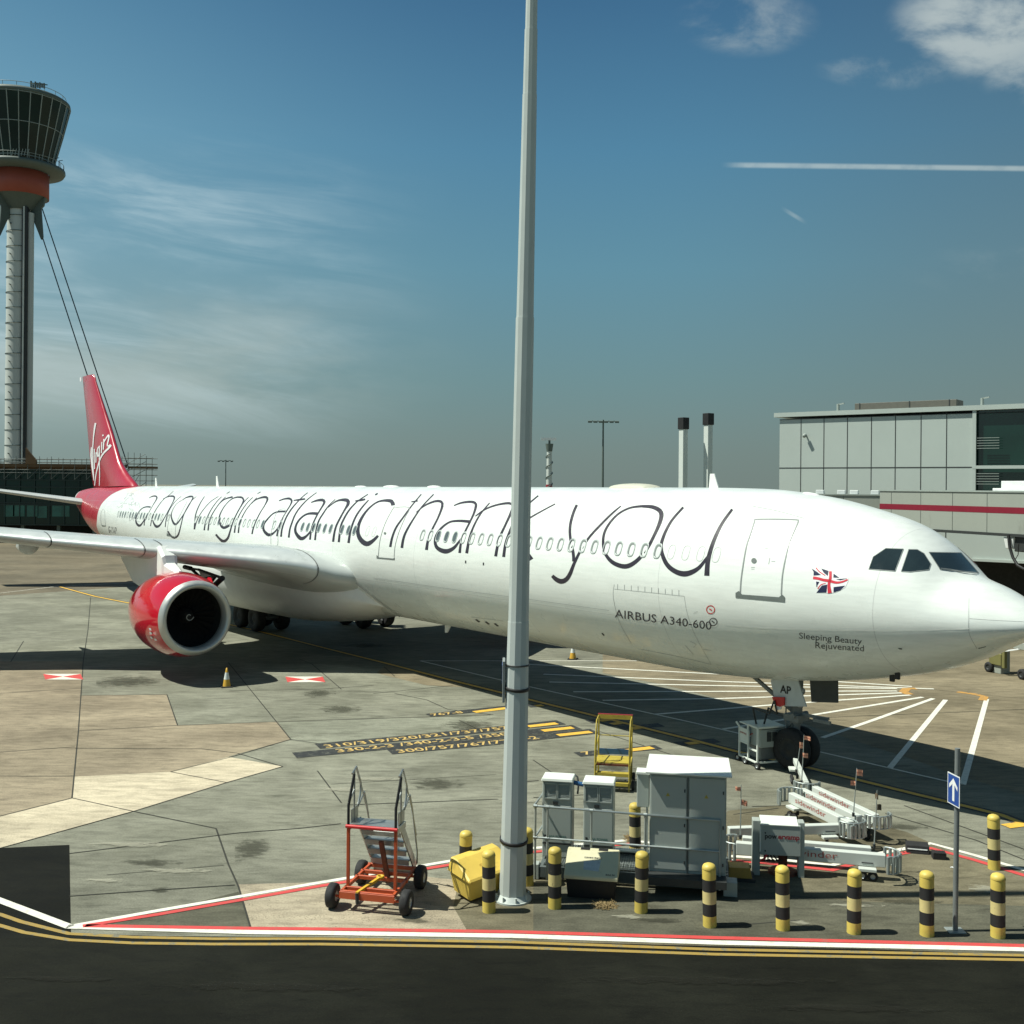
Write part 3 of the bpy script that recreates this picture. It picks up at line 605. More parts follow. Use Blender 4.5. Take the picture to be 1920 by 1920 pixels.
M['ghub2'] = mat('swirl_grey', (.25, .26, .25), .5)
M['duct'] = mat('intake_duct_dark', (.02, .022, .02), .6)
def engine(y, s, z, sg=1):
    """nacelle, intake, fan, exhaust and pylon of one engine"""
    y *= sg; c = V(s, y, z); E_ = lambda pr: [(h * 1.04, r_ * 1.045) for h, r_ in pr]
    cow = MB().lathe(E_([(.26, 1.40), (.6, 1.49), (1.2, 1.585), (2.0, 1.62), (2.8, 1.56), (3.6, 1.40), (4.4, 1.16), (4.9, 1.00), (4.92, .94), (4.2, .92)]), c, (1, 0, 0), 64)
    e = cow.build('engine', M['red'], plane)
    MB().lathe(E_([(.262, 1.402), (.12, 1.355), (.04, 1.30), (0, 1.235), (.03, 1.175), (.12, 1.13), (.3, 1.10), (.55, 1.12), (.56, 1.14)]), c, (1, 0, 0), 64).build('intake_lip', M['lip'], e)
    MB().lathe(E_([(.55, 1.12), (1.0, 1.2), (1.45, 1.22), (1.5, 0.02)]), c, (1, 0, 0), 48).build('intake_duct', M['duct'], e)
    f_ = MB()
    for k in range(26):
        a = 2 * math.pi * k / 26; rr = []
        for j in range(5):
            r_ = .3 + .9 * j / 4; tw = R(25 + 32 * j / 4); hw = .10 + .05 * j / 4
            rad = V(0, math.cos(a), math.sin(a)); tan = V(0, -math.sin(a), math.cos(a))
            rr.append([c + V(1.32, 0, 0) + rad * r_ + (V(math.cos(tw), 0, 0) + tan * math.sin(tw)) * hw * q_ for q_ in (-1, 0, 1)])
        f_.rings(rr, True, False)
    f_.build('fan', M['black'], e, fixn=False)
    sp_ = MB().lathe([(.82, .01), (.86, .07), (.98, .17), (1.15, .27), (1.35, .33)], c, (1, 0, 0), 24).build('spinner', M['black'], e)
    sw = MB(); rr = []
    for i in range(25):
        t = i / 24; r_ = .05 + .14 * t; a = -t * 5.2 + 2.2
        rad = V(0, math.cos(a), math.sin(a)); rr.append([c + V(.80 + r_ * .75 - .02, 0, 0) + rad * (r_ - .015), c + V(.80 + r_ * .75 - .02, 0, 0) + rad * (r_ + .02)])
    sw.rings(rr, False, False).build('spinner_swirl', M['ghub2'], sp_, fixn=False)
    MB().lathe([(4.0, .80), (4.9, .78), (5.6, .62), (6.1, .5), (6.1, .42), (6.8, .1), (6.85, .0)], c, (1, 0, 0), 32).build('exhaust_nozzle', M['gear'], e)
    # pylon
    s_, z_, cc, th, tw = lerpt(WT, abs(y)); rr = []
    prof = [(s + 1.9, z + 1.6, z + 1.72, .08), (s + 2.4, z + 1.5, z + 1.82, .22), (s + 3.0, z + 1.4, z + 1.98, .28), (s_ - .25, z + 1.0, z_ - .10, .33), (s_ + .3, z + .9, z_ + .28, .33), (s_ + 1.6, z + .7, z_ + .2, .33), (s_ + 3.5, z + .95, z_ - .1, .28), (s_ + 5.6, z_ - .55, z_ - .3, .12)]
    for ps, zb, zt, hw in prof:
        rr.append([V(ps, y - hw, zb), V(ps, y - hw, zt - .08), V(ps, y - hw * .6, zt), V(ps, y + hw * .6, zt), V(ps, y + hw, zt - .08), V(ps, y + hw, zb)])
    MB().rings(rr, False, True, True, True).build('pylon', M['white'], plane, .01)
    # strake on the cowl
    a = R(50); rad = V(0, -sg * math.cos(a), math.sin(a)); p = c + V(1.0, 0, 0) + rad * 1.60
    MB().prism([p, p + V(.9, 0, 0), p + V(.9, 0, 0) + rad * .24, p + V(.6, 0, 0) + rad * .24], V(0, .02, .02)).build('cowl_strake', M['red'], e)
    # access stencils
    if sg > 0 and y < 12:
        st_ = MB()
        for a, dx in ((-12, .75), (-18, .8), (-25, .9), (-28, .66)):
            t = R(a)
            for r_ in (1.0,):
                def q2(dxx, da): 
                    aa = R(a + da); xx = dx + dxx; rad_ = pchip([.26, .6, 1.2, 2.0], [1.463, 1.557, 1.656, 1.693], xx) + .01; return c + V(xx, math.cos(aa) * rad_, math.sin(aa) * rad_)
                st_.add([q2(0, 0), q2(.16, 0), q2(.16, -3.4), q2(0, -3.4)], [(0, 1, 2, 3)])
        st_.build('stencil', M['flagwhite'], e, fixn=False)
    return e
engine(8.75, 28.6, 2.68); engine(19.3, 35.5, 3.6); engine(8.75, 28.6, 2.68, -1); engine(19.3, 35.5, 3.6, -1)

# opened panel with struts under the inner leading edge
b_ = MB(); ap = [AL(a, b, 6.9) for a, b in ((346, 1063), (358, 1066), (388, 1094), (402, 1098), (417, 1084), (372, 1068), (405, 1080), (378, 1086), (396, 1092))]
for i, j, r_ in ((0, 1, .1), (1, 2, .07), (2, 3, .09), (3, 4, .12), (4, 5, .06), (5, 1, .05), (7, 6, .05), (1, 7, .05), (6, 8, .06)): b_.cyl(ap[i], ap[j], r_, r_, 8)
b_.build('open_panel_strut', M['black'], wingR); MB().add([ap[5], ap[6], ap[8], ap[7]], [(0, 1, 2, 3)]).build('open_panel', M['white'], wingR)
# fin
F8 = lambda a, b: AL(130 + a / 8, 690 + b / 8, 0)
le = [F8(*p) for p in [(1010,1768),(985,1725),(940,1672),(895,1620),(850,1555),(805,1478),(765,1400),(640,960),(400,205),(392,150),(370,97)]]
te = [F8(*p) for p in [(372,1790),(362,1740),(352,1690),(340,1600),(328,1500),(315,1380),(300,1200),(262,760),(207,215),(203,170),(197,132)]]
rr = []
for i, (a, b) in enumerate(zip(le, te)):
    c = b - a; L = c.length; th = .055 if i < 9 else .045; ring = []
    xs_ = [0, .02, .06, .14, .26, .42, .6, .8, 1]
    hw = [0, .35, .6, .85, 1, .96, .75, .42, .06]
    ring = [a + c * x + V(0, -h * th * L, 0) for x, h in zip(xs_, hw)] + [a + c * x + V(0, h * th * L, 0) for x, h in list(zip(xs_, hw))[::-1][:-1]]
    rr.append(ring)
fin = MB().rings(rr, True, True, True, True).build('fin', M['finred'], plane)
fbv = BVHTree.FromPolygons([v.co for v in fin.data.vertices], [tuple(p.vertices) for p in fin.data.polygons])
def finhit(px, py, off=.02):
    d = (AI.to_3x3() @ ray(px, py)).normalized(); P, n_, i, ds = fbv.ray_cast(camL, d)
    return None if P is None else P + V(0, off, 0)
_h = hit; hit = finhit; b_ = MB()
for st in ([(400,825,26),(385,900,24),(370,1020,18),(360,1150,15),(352,1300,13),(358,1450,13),(370,1600,11),(374,1690,9)], [(338,1190,16),(331,1300,18),(338,1400,18),(350,1520,14),(374,1690,8)], [(380,1215,16),(378,1350,15),(384,1515,12)], [(407,1265,16),(404,1420,13)], [(407,1290,12),(425,1262,12)], [(448,1180,14),(425,1230,14),(432,1330,16),(450,1290,14),(457,1165,14),(457,1440,13),(460,1600,12),(455,1765,10)], [(492,1110,16),(487,1275,16)], [(512,1000,20),(508,1022,18)], [(525,1065,18),(515,1225,16)], [(522,1120,14),(560,1050,18),(598,1003,22),(596,1060,18),(575,1170,18),(628,1150,24)], [(630,1155,28),(592,1205,28),(530,1265,24),(475,1350,20),(432,1480,16),(402,1620,13),(385,1765,10)]): ribbon(b_, PF, st, 3, .03)
b_.build('lettering', M['flagwhite'], plane, fixn=False); hit = _h
MB().prism([F8(212,145), F8(232,140), F8(230,200), F8(210,205)], V(0, .02, 0)).xf(Matrix.Translation((0, .25, 0))).build('fin_marking', M['flagwhite'], plane)
# tailplane
for sg in (1, -1):
    rr = [foil(s, y * sg, z, c, th, .0) for s, y, z, c, th in ((70.3, .4, 6.5, 5.4, .10), (70.6, .8, 6.55, 5.2, .10), (72.3, 3.1, 6.93, 4.2, .10), (74.35, 6.2, 7.43, 3.2, .095), (76.7, 9.7, 8.0, 2.0, .09))]
    MB().rings(rr, True, True, True, True).build('tailplane', M['wing'], plane)

# antennas and the satellite hump
def blade(px, py, hgt, name='antenna', y=0.0):
    s = AL(px, 912, y).x; t, b2, w2 = sect(s)
    MB().prism([V(s + .15, -.03, t - .05), V(s + .55, -.03, t - .05), V(s + .32 + hgt * .45, -.03, t + hgt), V(s + .14 + hgt * .45, -.03, t + hgt)], V(0, .06, 0)).build(name, M['white'], plane, .01)
blade(1356, 912, .42); blade(413, 912, .6); blade(297, 912, .55); blade(990, 912, .06)
s0_ = AL(1186, 912).x
def hump(s0, s1, h, w2, nm, mt=None):
    rr = []
    for i in range(17):
        t = i / 16; s = s0 + (s1 - s0) * t; e = max(.02, math.sin(math.pi * t) ** .35); tt = sect(s)[0]
        rr.append([V(s, math.cos(a) * w2 * (.5 + .5 * e), tt - .08 + max(0, math.sin(a)) ** .7 * (h * e + .08)) for a in [math.pi * k / 12 for k in range(13)]])
    MB().rings(rr, True, False).build(nm, mt or M['white'], plane)
M['cream'] = mat('aged_radome_cream', (.52, .52, .42), .6)
hump(12.5, 14.4, .13, .5, 'satellite_hump', M['cream'])
hump(24.9, 25.7, .06, .2, 'antenna'); hump(28.2, 29.2, .07, .25, 'antenna'); hump(31, 31.8, .05, .2, 'antenna'); hump(6.3, 6.8, .04, .15, 'antenna')

# landing gear
M['ghub'] = mat('gear_hub_shaded', (.02, .022, .022), .7, metal=.0)  # near-black colour stands in for the shadow on the wheel faces
def wheel(par, c, r, w_, ax=(0, 1, 0)):
    ax = Vector(ax); c = Vector(c)
    t = MB().lathe([(-w_ * .5, r * .55), (-w_ * .52, r * .8), (-w_ * .42, r * .95), (-w_ * .2, r), (w_ * .2, r), (w_ * .42, r * .95), (w_ * .52, r * .8), (w_ * .5, r * .55)], c, ax, 36).build('tyre', M['rubber'], par)
    MB().lathe([(-w_ * .45, .001), (-w_ * .38, r * .2), (-w_ * .25, r * .35), (-w_ * .4, r * .5), (-w_ * .5, r * .55), (w_ * .5, r * .55), (w_ * .4, r * .5), (w_ * .25, r * .35), (w_ * .38, r * .2), (w_ * .45, .001)], c, ax, 24).build('rim', M['ghub'], par)
def gnd(s, y=0.0):   # local height of the apron below a point
    P = mm @ V(s, y, 0); return -P.z
def bogie(s, y, nm='main_gear'):
    z0 = gnd(s); r_ = .69; o = MB()
    o.cyl(V(s, y, z0 + .75), V(s, y, 2.6), .17); o.cyl(V(s, y, z0 + 1.3), V(s, y, 3.4), .24)
    o.bar(V(s - 1.05, y, z0 + .69), V(s + 1.05, y, z0 + .69), .22, .26); o.bar(V(s, y, z0 + 1.6), V(s - 1.6, y, 2.6), .12); o.bar(V(s, y, z0 + 1.4), V(s + .7, y, z0 + .9), .1)
    for ds in (-1, 1): o.cyl(V(s + ds, y - .8, z0 + r_), V(s + ds, y + .8, z0 + r_), .11)
    o.tube([V(s - .3, y + .25, z0 + .9), V(s - .35, y + .3, z0 + 1.5), V(s - .2, y + .25, 2.4)], .025)
    g_ = o.build(nm, M['gear'], plane)
    for ds in (-1, 1):
        for dy in (-.7, .7): wheel(g_, V(s + ds, y + dy, z0 + r_), r_, .5)
    return g_
bogie(42.3, -.10, 'centre_gear'); bogie(40.2, -5.34); bogie(39.7, 5.34)
b_ = MB().box(AL(829, 1163, 0) + V(0, 0, .0), (.5, .3, .25)); b_.build('drain_mast', M['black'], plane); b_ = MB().prism([AL(836, 1164, 0), AL(849, 1168, 0), AL(840, 1186, 0), AL(836, 1186, 0)], V(0, .05, 0)); b_.build('antenna', M['white'], plane)
# nose gear
zn = gnd(6.7) + .05; NR = .57; sn = 7.0
ng = MB(); ng.cyl(V(sn, 0, zn + .5), V(sn - .02, 0, 2.5), .10); ng.cyl(V(sn, 0, zn + 1.25), V(sn - .04, 0, 2.7), .155)
ng.cyl(V(sn, -.34, zn + NR), V(sn, .34, zn + NR), .08); ng.bar(V(sn + .1, 0, zn + 1.55), V(sn + 1.5, 0, 2.4), .09); ng.bar(V(sn + .05, .12, zn + 1.3), V(sn + .34, .1, zn + .95), .06); ng.bar(V(sn + .34, .1, zn + .95), V(sn + .08, .1, zn + .62), .06)
ng.bar(V(sn + .05, -.12, zn + 1.3), V(sn + .34, -.1, zn + .95), .06); ng.box(V(sn, 0, zn + 1.42), (.5, .5, .18)); ng.cyl(V(sn - .1, -.32, zn + 1.5), V(sn - .1, .32, zn + 1.5), .07)
ng.bar(V(sn - .1, .0, zn + 1.52), V(sn - .95, -.15, zn + 1.50), .10, .07); ng.bar(V(sn - .6, .05, zn + 1.45), V(sn - 1.15, .05, zn + 1.45), .07, .09)
ng.tube([V(sn + .15, .15, zn + .8), V(sn + .22, .2, zn + 1.3), V(sn + .18, .18, 2.3)], .02)
g_ = ng.build('nose_gear', M['gear'], plane)
for dy in (-.21, .21): wheel(g_, V(sn, dy, zn + NR), NR, .33)
MB().lathe([(0, .10), (.05, .11), (.1, .09), (.11, 0)], V(sn - .26, .22, zn + 1.85), (-1, .1, 0), 16).build('taxi_light', M['hub'], g_); MB().lathe([(0, .10), (.05, .11), (.1, .09), (.11, 0)], V(sn - .26, .18, zn + 2.2), (-1, .1, 0), 16).build('taxi_light', M['hub'], g_)
# gear doors: the aft one carries the letters
PG = (1360, 1260, 8)
def gq(a, b, y): return AL(1360 + a / 8, 1260 + b / 8, y)
M['dark_door'] = mat('gear_door_shaded', (.03, .033, .03), .6)  # near-black puts the shade of the door's inner side into the colour
M['doorpaint'] = mat('gear_door_grey', (.50, .53, .52), .4)
yd = .42
dr = MB().prism([gq(700, 100, yd), gq(1080, 105, yd), gq(1150, 330, yd), gq(1215, 520, yd), gq(900, 512, yd), (gq(755, 480, yd)), gq(690, 180, yd), gq(680, 130, yd)], V(0, -.04, 0)).build('gear_door', M['doorpaint'], plane)
tx = MB(); p0 = gq(820, 305, yd + .01); text_on(tx, 'AP', p0, V(-1, 0, 0), V(0, 0, 1), W=(gq(985, 305, yd) - p0).length, H=(gq(820, 190, yd) - p0).length, bold=.02); tx.build('lettering', M['black'], dr)
b_ = MB().prism([gq(715, 370, yd + .02), gq(897, 378, yd + .02), gq(893, 500, yd + .02), (gq(830, 520, yd + .02)), gq(760, 490, yd + .02)], V(0, .05, 0)); b_.build('power_socket_cover', M['wred'], dr)
b_ = MB().prism([gq(760, 495, yd + .01), gq(862, 495, yd + .01), gq(840, 560, yd + .01), gq(790, 572, yd + .01)], V(0, .03, 0)); b_.build('socket_label', M['white'], dr)
MB().prism([gq(1265, 120, .48), gq(1685, 130, .48), gq(1688, 462, .48), gq(1290, 450, .48)], V(0, -.03, 0)).build('gear_door', M['dark_door'], plane)
MB().prism([gq(1265, 120, -.48), gq(1500, 125, -.48), gq(1500, 380, -.48), gq(1290, 370, -.48)], V(0, -.03, 0)).build('gear_door', M['dark_door'], plane)
# ------------------------------------------------------------------ ground
def conc(name, col, col2, stain=.55, rough=.85, speck=0.0, seam=None, vs=.35):
    mt = bpy.data.materials.new(name); mt.use_nodes = True; t = mt.node_tree; b = t.nodes['Principled BSDF']; g = NG(t)
    tc = g.n('ShaderNodeTexCoord'); o_ = tc.outputs['Object']
    n1 = g.noise(o_, vs, 8, .62, .3); c = g.mix(g.mapr(n1, .38, .62), (*col, 1), (*col2, 1))
    fine = g.noise(o_, 28, 6, .7); c = g.mix(1.0, c, g.ramp(fine, [(.35, .76), (.65, 1.14)]), 'MULTIPLY')
    mid = g.noise(g.scale(o_, (.5, 1.6, 1)), 2.6, 7, .68, .4); c = g.mix(1.0, c, g.ramp(mid, [(.33, .70), (.52, 1.02), (.68, 1.18)]), 'MULTIPLY')
    big = g.noise(g.scale(o_, (.10, .22, 1), (0, 0, R(-8))), 1.2, 5, .6, .5); c = g.mix(1.0, c, g.ramp(big, [(.35, .80), (.62, 1.12)]), 'MULTIPLY')
    # oily drips and tyre scuffs
    st = g.noise(g.scale(o_, (.28, 1.3, 1)), 1.5, 9, .72, .6); c = g.mix(g.m('MULTIPLY', g.mapr(st, .56, .68), stain), c, (col[0] * .42, col[1] * .42, col[2] * .42, 1))
    st2 = g.noise(g.scale(o_, (.7, 3.2, 1), (0, 0, R(7))), 3.4, 6, .7, .3); c = g.mix(g.m('MULTIPLY', g.mapr(st2, .60, .70), .6), c, (col[0] * .35, col[1] * .36, col[2] * .36, 1))
    li = g.noise(g.scale(o_, (.45, 2.2, 1), (0, 0, R(9))), 2.2, 8, .75, .4); c = g.mix(g.m('MULTIPLY', g.mapr(li, .61, .72), .4), c, (min(1, col[0] * 2), min(1, col[1] * 2), min(1, col[2] * 2), 1))
    if speck:
        vo = g.n('ShaderNodeTexVoronoi'); vo.inputs['Scale'].default_value = 22; g.lk(o_, vo.inputs['Vector'])
        sp_ = g.m('MULTIPLY', g.mapr(vo.outputs['Distance'], .30, .16), g.mapr(g.noise(o_, 3.0, 5), .45, .62)); c = g.mix(g.m('MULTIPLY', sp_, speck), c, (.06, .055, .04, 1))
    g.lk(c, b.inputs['Base Color']); g.put(b.inputs['Roughness'], g.mapr(mid, .2, .8, rough - .12, rough + .05)); b.inputs['Specular IOR Level'].default_value = .12
    bn = g.n('ShaderNodeBump'); bn.inputs['Strength'].default_value = .35; bn.inputs['Distance'].default_value = .01; g.lk(fine, bn.inputs['Height']); g.lk(bn.outputs[0], b.inputs['Normal'])
    return mt
M['conc'] = conc('grey_green_concrete', (.188, .186, .142), (.238, .235, .182))
M['conc2'] = conc('paler_concrete', (.215, .217, .165), (.262, .264, .205)); M['concw'] = conc('brown_concrete', (.135, .12, .078), (.18, .16, .105), .45)
M['concd'] = conc('dark_worn_concrete', (.09, .088, .064), (.13, .125, .09), .6)
M['tan'] = conc('tan_concrete', (.245, .205, .135), (.20, .168, .11), .35, speck=.25)
M['beige'] = conc('beige_slab', (.315, .262, .182), (.26, .215, .15), .30, speck=.35)
M['cream2'] = conc('pale_slab', (.52, .45, .325), (.47, .405, .29), .12)
M['speck'] = conc('speckled_aggregate', (.42, .36, .26), (.33, .28, .20), .30, speck=.85)
M['asph'] = conc('road_asphalt', (.0085, .009, .006), (.0125, .013, .009), .15, .9)
M['asph2'] = conc('patched_asphalt', (.008, .0085, .006), (.012, .0125, .009), .25, .85)
M['taxi'] = conc('taxiway_surface', (.185, .155, .105), (.15, .13, .092), .35, vs=.05)
M['joint'] = mat('slab_joint', (.03, .03, .022), .9)
def paint(name, col, wear=.25):
    def fn(g, tc, c, b):
        n = g.noise(tc.outputs['Object'], 5, 9, .75); return g.mix(g.m('MULTIPLY', g.mapr(n, .50, .66), wear * 1.3), c, (.16, .16, .12, 1))
    return mat(name, col, .7, var=.10, vs=4, fn=fn)
M['pwhite'] = paint('white_road_paint', (.72, .70, .60)); M['pred'] = paint('red_road_paint', (.56, .06, .055)); M['pyel'] = paint('yellow_road_paint', (.72, .42, .05), .3)
M['pyelw'] = paint('weathered_yellow_lettering', (.56, .38, .12), .6); M['pyeld'] = paint('worn_yellow_paint', (.33, .22, .05), .8); M['pblack'] = paint('black_backing_paint', (.022, .024, .024), .5)
M['porange'] = paint('faded_orange_paint', (.50, .26, .06), .9)
def sheet(name, mt, poly, z): 
    o = MB().add([G(p[0], p[1], z) for p in poly], [tuple(range(len(poly)))]).build(name, mt); 
    if o.data.polygons[0].normal.z < 0: o.data.flip_normals()
    return struct(o)
def gline(mb, pts, wd, z, wd2=None):
    P = [G(p[0], p[1], z) for p in pts]; n = len(P); rows = []
    for i, p in enumerate(P):
        d = (P[min(i + 1, n - 1)] - P[max(i - 1, 0)]); d.z = 0; d.normalize(); nn = V(-d.y, d.x, 0); w_ = wd if wd2 is None else wd + (wd2 - wd) * i / (n - 1)
        rows.append([p + nn * w_ / 2, p - nn * w_ / 2])
    mb.rings(rows, False, False)
def marks(name, mt, lines, z):
    mb = MB()
    for pts, wd in lines: gline(mb, pts, wd, z)
    o = mb.build(name, mt)
    return struct(o)
o = MB().add([V(-3000, -60, 0), V(3000, -60, 0), V(3000, 6000, 0), V(-3000, 6000, 0)], [(0, 1, 2, 3)]).build('apron', M['conc']); struct(o)
sheet('taxiway', M['taxi'], [(-3000, 1100), (-400, 1112), (0, 1117), (240, 1100), (430, 1085), (600, 1070), (600, 925), (-3000, 925)], .003)
sheet('tan_stand', M['tan'], [(1130, 1262), (1240, 1283), (1390, 1320), (1470, 1345), (1560, 1375), (1700, 1420), (1800, 1455), (2600, 1690), (2600, 1100), (1500, 1120), (1130, 1225)], .003)
sheet('tan_stand', M['tan'], [(728, 1243), (850, 1275), (930, 1297), (900, 1290), (800, 1285), (705, 1262)], .003)
sheet('beige_slab', M['beige'], [(-500, 1240), (156, 1240), (148, 1370), (135, 1496), (0, 1530), (-500, 1660)], .004)
sheet('beige_slab', M['beige'], [(153, 1304), (313, 1302), (333, 1360), (520, 1353), (545, 1386), (430, 1418), (320, 1447), (139, 1456), (147, 1370)], .004)
sheet('pale_slab', M['cream2'], [(138, 1456), (320, 1447), (428, 1419), (530, 1437), (425, 1467), (250, 1521), (120, 1557), (0, 1591), (-500, 1720), (-500, 1664), (0, 1531), (135, 1497)], .005)
sheet('asphalt_patch', M['asph2'], [(-700, 1640), (0, 1590), (130, 1584), (131, 1650), (133, 1760), (-700, 1760)], .006)
sheet('speckled_slab', M['speck'], [(447, 1658), (600, 1654), (760, 1640), (860, 1650), (850, 1700), (880, 1752), (472, 1748), (458, 1700)], .004)
sheet('grey_slab', M['concd'], [(170, 1742), (447, 1672), (460, 1700), (470, 1745)], .004)
sheet('worn_stand', M['concw'], [(1365, 1520), (1480, 1508), (1560, 1522), (1700, 1560), (1790, 1600), (1980, 1650), (2300, 1735), (2300, 1800), (1000, 1765), (880, 1752), (850, 1700), (860, 1650), (990, 1625), (1200, 1610), (1300, 1590)], .004)
sheet('worn_strip', M['concd'], [(1000, 1662), (1400, 1668), (1600, 1690), (2200, 1706), (2200, 1800), (1000, 1757)], .0055)
sheet('grey_stand_patch', M['concd'], [(1465, 1700), (1800, 1712), (1500, 1735), (1340, 1738), (1230, 1720)], .0065)
sheet('road', M['asph'], [(-900, 1700), (-300, 1712), (0, 1722), (45, 1736), (130, 1750), (300, 1755), (600, 1757), (960, 1764), (1340, 1774), (1920, 1784), (2600, 1798), (3600, 2600), (-2500, 2600)], .005)
J = [[(170, 1120), (165, 1180), (156, 1240), (147, 1370), (135, 1496)], [(428, 1242), (545, 1386)], [(545, 1386), (430, 1420), (320, 1447)], [(-200, 1580), (0, 1530), (135, 1496)], [(135, 1496), (250, 1521), (405, 1553)], [(405, 1553), (428, 1620), (447, 1662), (472, 1747)], [(0, 1590), (120, 1557), (250, 1521), (425, 1467), (530, 1437)], [(313, 1302), (333, 1360)], [(149, 1304), (313, 1302)], [(147, 1370), (333, 1360), (520, 1353), (700, 1347), (920, 1340)], [(141, 1403), (380, 1404), (445, 1412), (530, 1437)], [(595, 1445), (640, 1505)], [(639, 1544), (560, 1553), (450, 1561), (130, 1600)], [(651, 1509), (934, 1498)], [(130, 1680), (300, 1668), (440, 1659)], [(545, 1386), (597, 1394)], [(1410, 1512), (1560, 1508)], [(1695, 1510), (1920, 1592)], [(1660, 1525), (1830, 1575), (1990, 1640)], [(1375, 1527), (1460, 1515)], [(700, 1300), (850, 1285)], [(740, 1300), (800, 1312), (840, 1330), (925, 1340)], [(860, 1350), (893, 1366)], [(20, 1241), (44, 1202)], [(425, 1467), (320, 1447)], [(0, 1455), (139, 1455)], [(560, 1235), (585, 1245), (640, 1292)], [(720, 1250), (740, 1268)], [(430, 1295), (600, 1292), (700, 1285)], [(1000, 1425), (1045, 1455)], [(1120, 1370), (1260, 1415)], [(940, 1470), (1010, 1463)], [(1000, 1495), (1130, 1488)], [(0, 1410), (140, 1400)], [(0, 1300), (153, 1290)], [(1550, 1345), (1920, 1330)], [(1500, 1725), (1340, 1738)], [(120, 1557), (250, 1521)]]
marks('slab_joint', M['joint'], [(p, .035) for p in J], .009)
marks('fine_joint', M['joint'], [(p, .018) for p in [[(-100, 1183), (240, 1180)], [(-100, 1215), (700, 1213)], [(600, 1180), (1000, 1175)], [(1005, 1262), (1500, 1275)], [(1720, 1290), (1920, 1310)], [(620, 1470), (930, 1452)], [(200, 1640), (420, 1622)]]], .009)
# painted lines
marks('white_line', M['pwhite'], [([(-400, 1540), (0, 1688), (132, 1738)], .17), ([(126, 1737), (470, 1747.5), (600, 1749), (960, 1754.5), (1340, 1767), (1920, 1779.5), (2500, 1793)], .17), ([(140, 1735), (300, 1706.5), (600, 1654.5), (860, 1611.5), (1000, 1590), (1180, 1575), (1300, 1590)], .13), ([(1370, 1605), (1450, 1610), (1560, 1622), (1612, 1607), (1680, 1594), (1745, 1581), (1830, 1604), (1920, 1631), (2100, 1680)], .14)], .011)
marks('red_line', M['pred'], [([(160, 1735.5), (470, 1740.5), (600, 1741.5), (960, 1747), (1340, 1758), (1920, 1773), (2500, 1787)], .13), ([(155, 1736), (300, 1713.5), (600, 1661), (860, 1618.5), (1000, 1597), (1180, 1582), (1300, 1597)], .13), ([(1370, 1613), (1450, 1619), (1560, 1631), (1620, 1614), (1690, 1600), (1746, 1590), (1830, 1613), (1920, 1641), (2100, 1690)], .15)], .013)
marks('double_yellow_line', M['pyeld'], [([(-300, 1650), (0, 1714), (40, 1728), (130, 1750.5), (250, 1757), (400, 1760), (600, 1760), (960, 1766), (1340, 1780), (1920, 1791), (2500, 1804)], .10), ([(-300, 1668), (0, 1735), (45, 1748), (130, 1762), (250, 1768), (400, 1770), (600, 1770), (960, 1776), (1340, 1789), (1920, 1799.5), (2500, 1813)], .10)], .011)
Lc = [(-260, 1040), (112, 1100), (178, 1118), (300, 1142), (480, 1182), (625, 1219), (728, 1244.5), (845, 1275), (986, 1310), (1197, 1362), (1300, 1387.5), (1378, 1408), (1512, 1438), (1720, 1489.5), (1793, 1507), (1878, 1528), (1920, 1544.7), (2300, 1650)]
marks('black_line_edge', M['pblack'], [(Lc[1:], .42)], .008)
marks('yellow_lead_line', M['pyel'], [(Lc[1:], .19)], .012)
marks('pale_line', M['pwhite'], [([(-800, 1117), (0, 1112), (110, 1099), (240, 1093), (430, 1082)], .12)], .009)
W_ = [[(788, 1239), (1206, 1239)], [(788, 1239), (986, 1286), (1300, 1355), (1381, 1374), (1542, 1410.7), (1720, 1452), (1775, 1464.6), (1805, 1471)], [(992, 1245.6), (1352, 1264), (1710, 1287)], [(1019, 1264), (1350, 1277.6), (1751, 1291.6)], [(1030, 1278.6), (1350, 1285.5), (1682, 1291)], [(1075, 1297), (1443, 1296), (1682, 1295.5)], [(1130, 1313), (1350, 1309.6), (1692, 1299)], [(1230, 1339), (1443, 1322), (1707, 1303)], [(1356, 1367), (1501, 1344), (1730, 1307)], [(1542, 1383), (1640, 1349), (1750, 1309.5)], [(1668, 1440), (1773, 1312)], [(1805, 1471), (1850, 1310.5)]]
marks('white_fan_line', M['pwhite'], [(p, .17 if i > 1 else .10) for i, p in enumerate(W_)], .010)
marks('orange_arc', M['porange'], [([(1706, 1302), (1694, 1297), (1700, 1291), (1718, 1291)], .35), ([(1795, 1297), (1825, 1301), (1846, 1306), (1842, 1313)], .3)], .012)
YB = [[(889, 1335), (950, 1327.5)], [(990, 1362), (1044, 1356)], [(1017, 1370), (1074, 1364)], [(1046, 1378.5), (1108, 1372)], [(1154, 1409.5), (1223, 1401.5)], [(1004, 1323.5), (1018, 1322)], [(1124, 1351.5), (1142, 1349)], [(1146, 1357.5), (1163, 1355.5)], [(1184, 1366.5), (1200, 1363.5)], [(1288, 1394.5), (1308, 1392)], [(1885, 1549), (1925, 1544)]]
KB = [[(803, 1341), (955, 1325.5)], [(595, 1399), (800, 1380), (1052, 1354)], [(552, 1416), (800, 1393), (1082, 1363)], [(730, 1409), (900, 1394), (1116, 1370.5)], [(1082, 1414.5), (1235, 1400.5)], [(990, 1323.5), (1028, 1321)], [(1104, 1353), (1150, 1348.5)], [(1134, 1359), (1175, 1354)], [(1162, 1364.5), (1240, 1359)], [(1270, 1394.5), (1345, 1388)]]
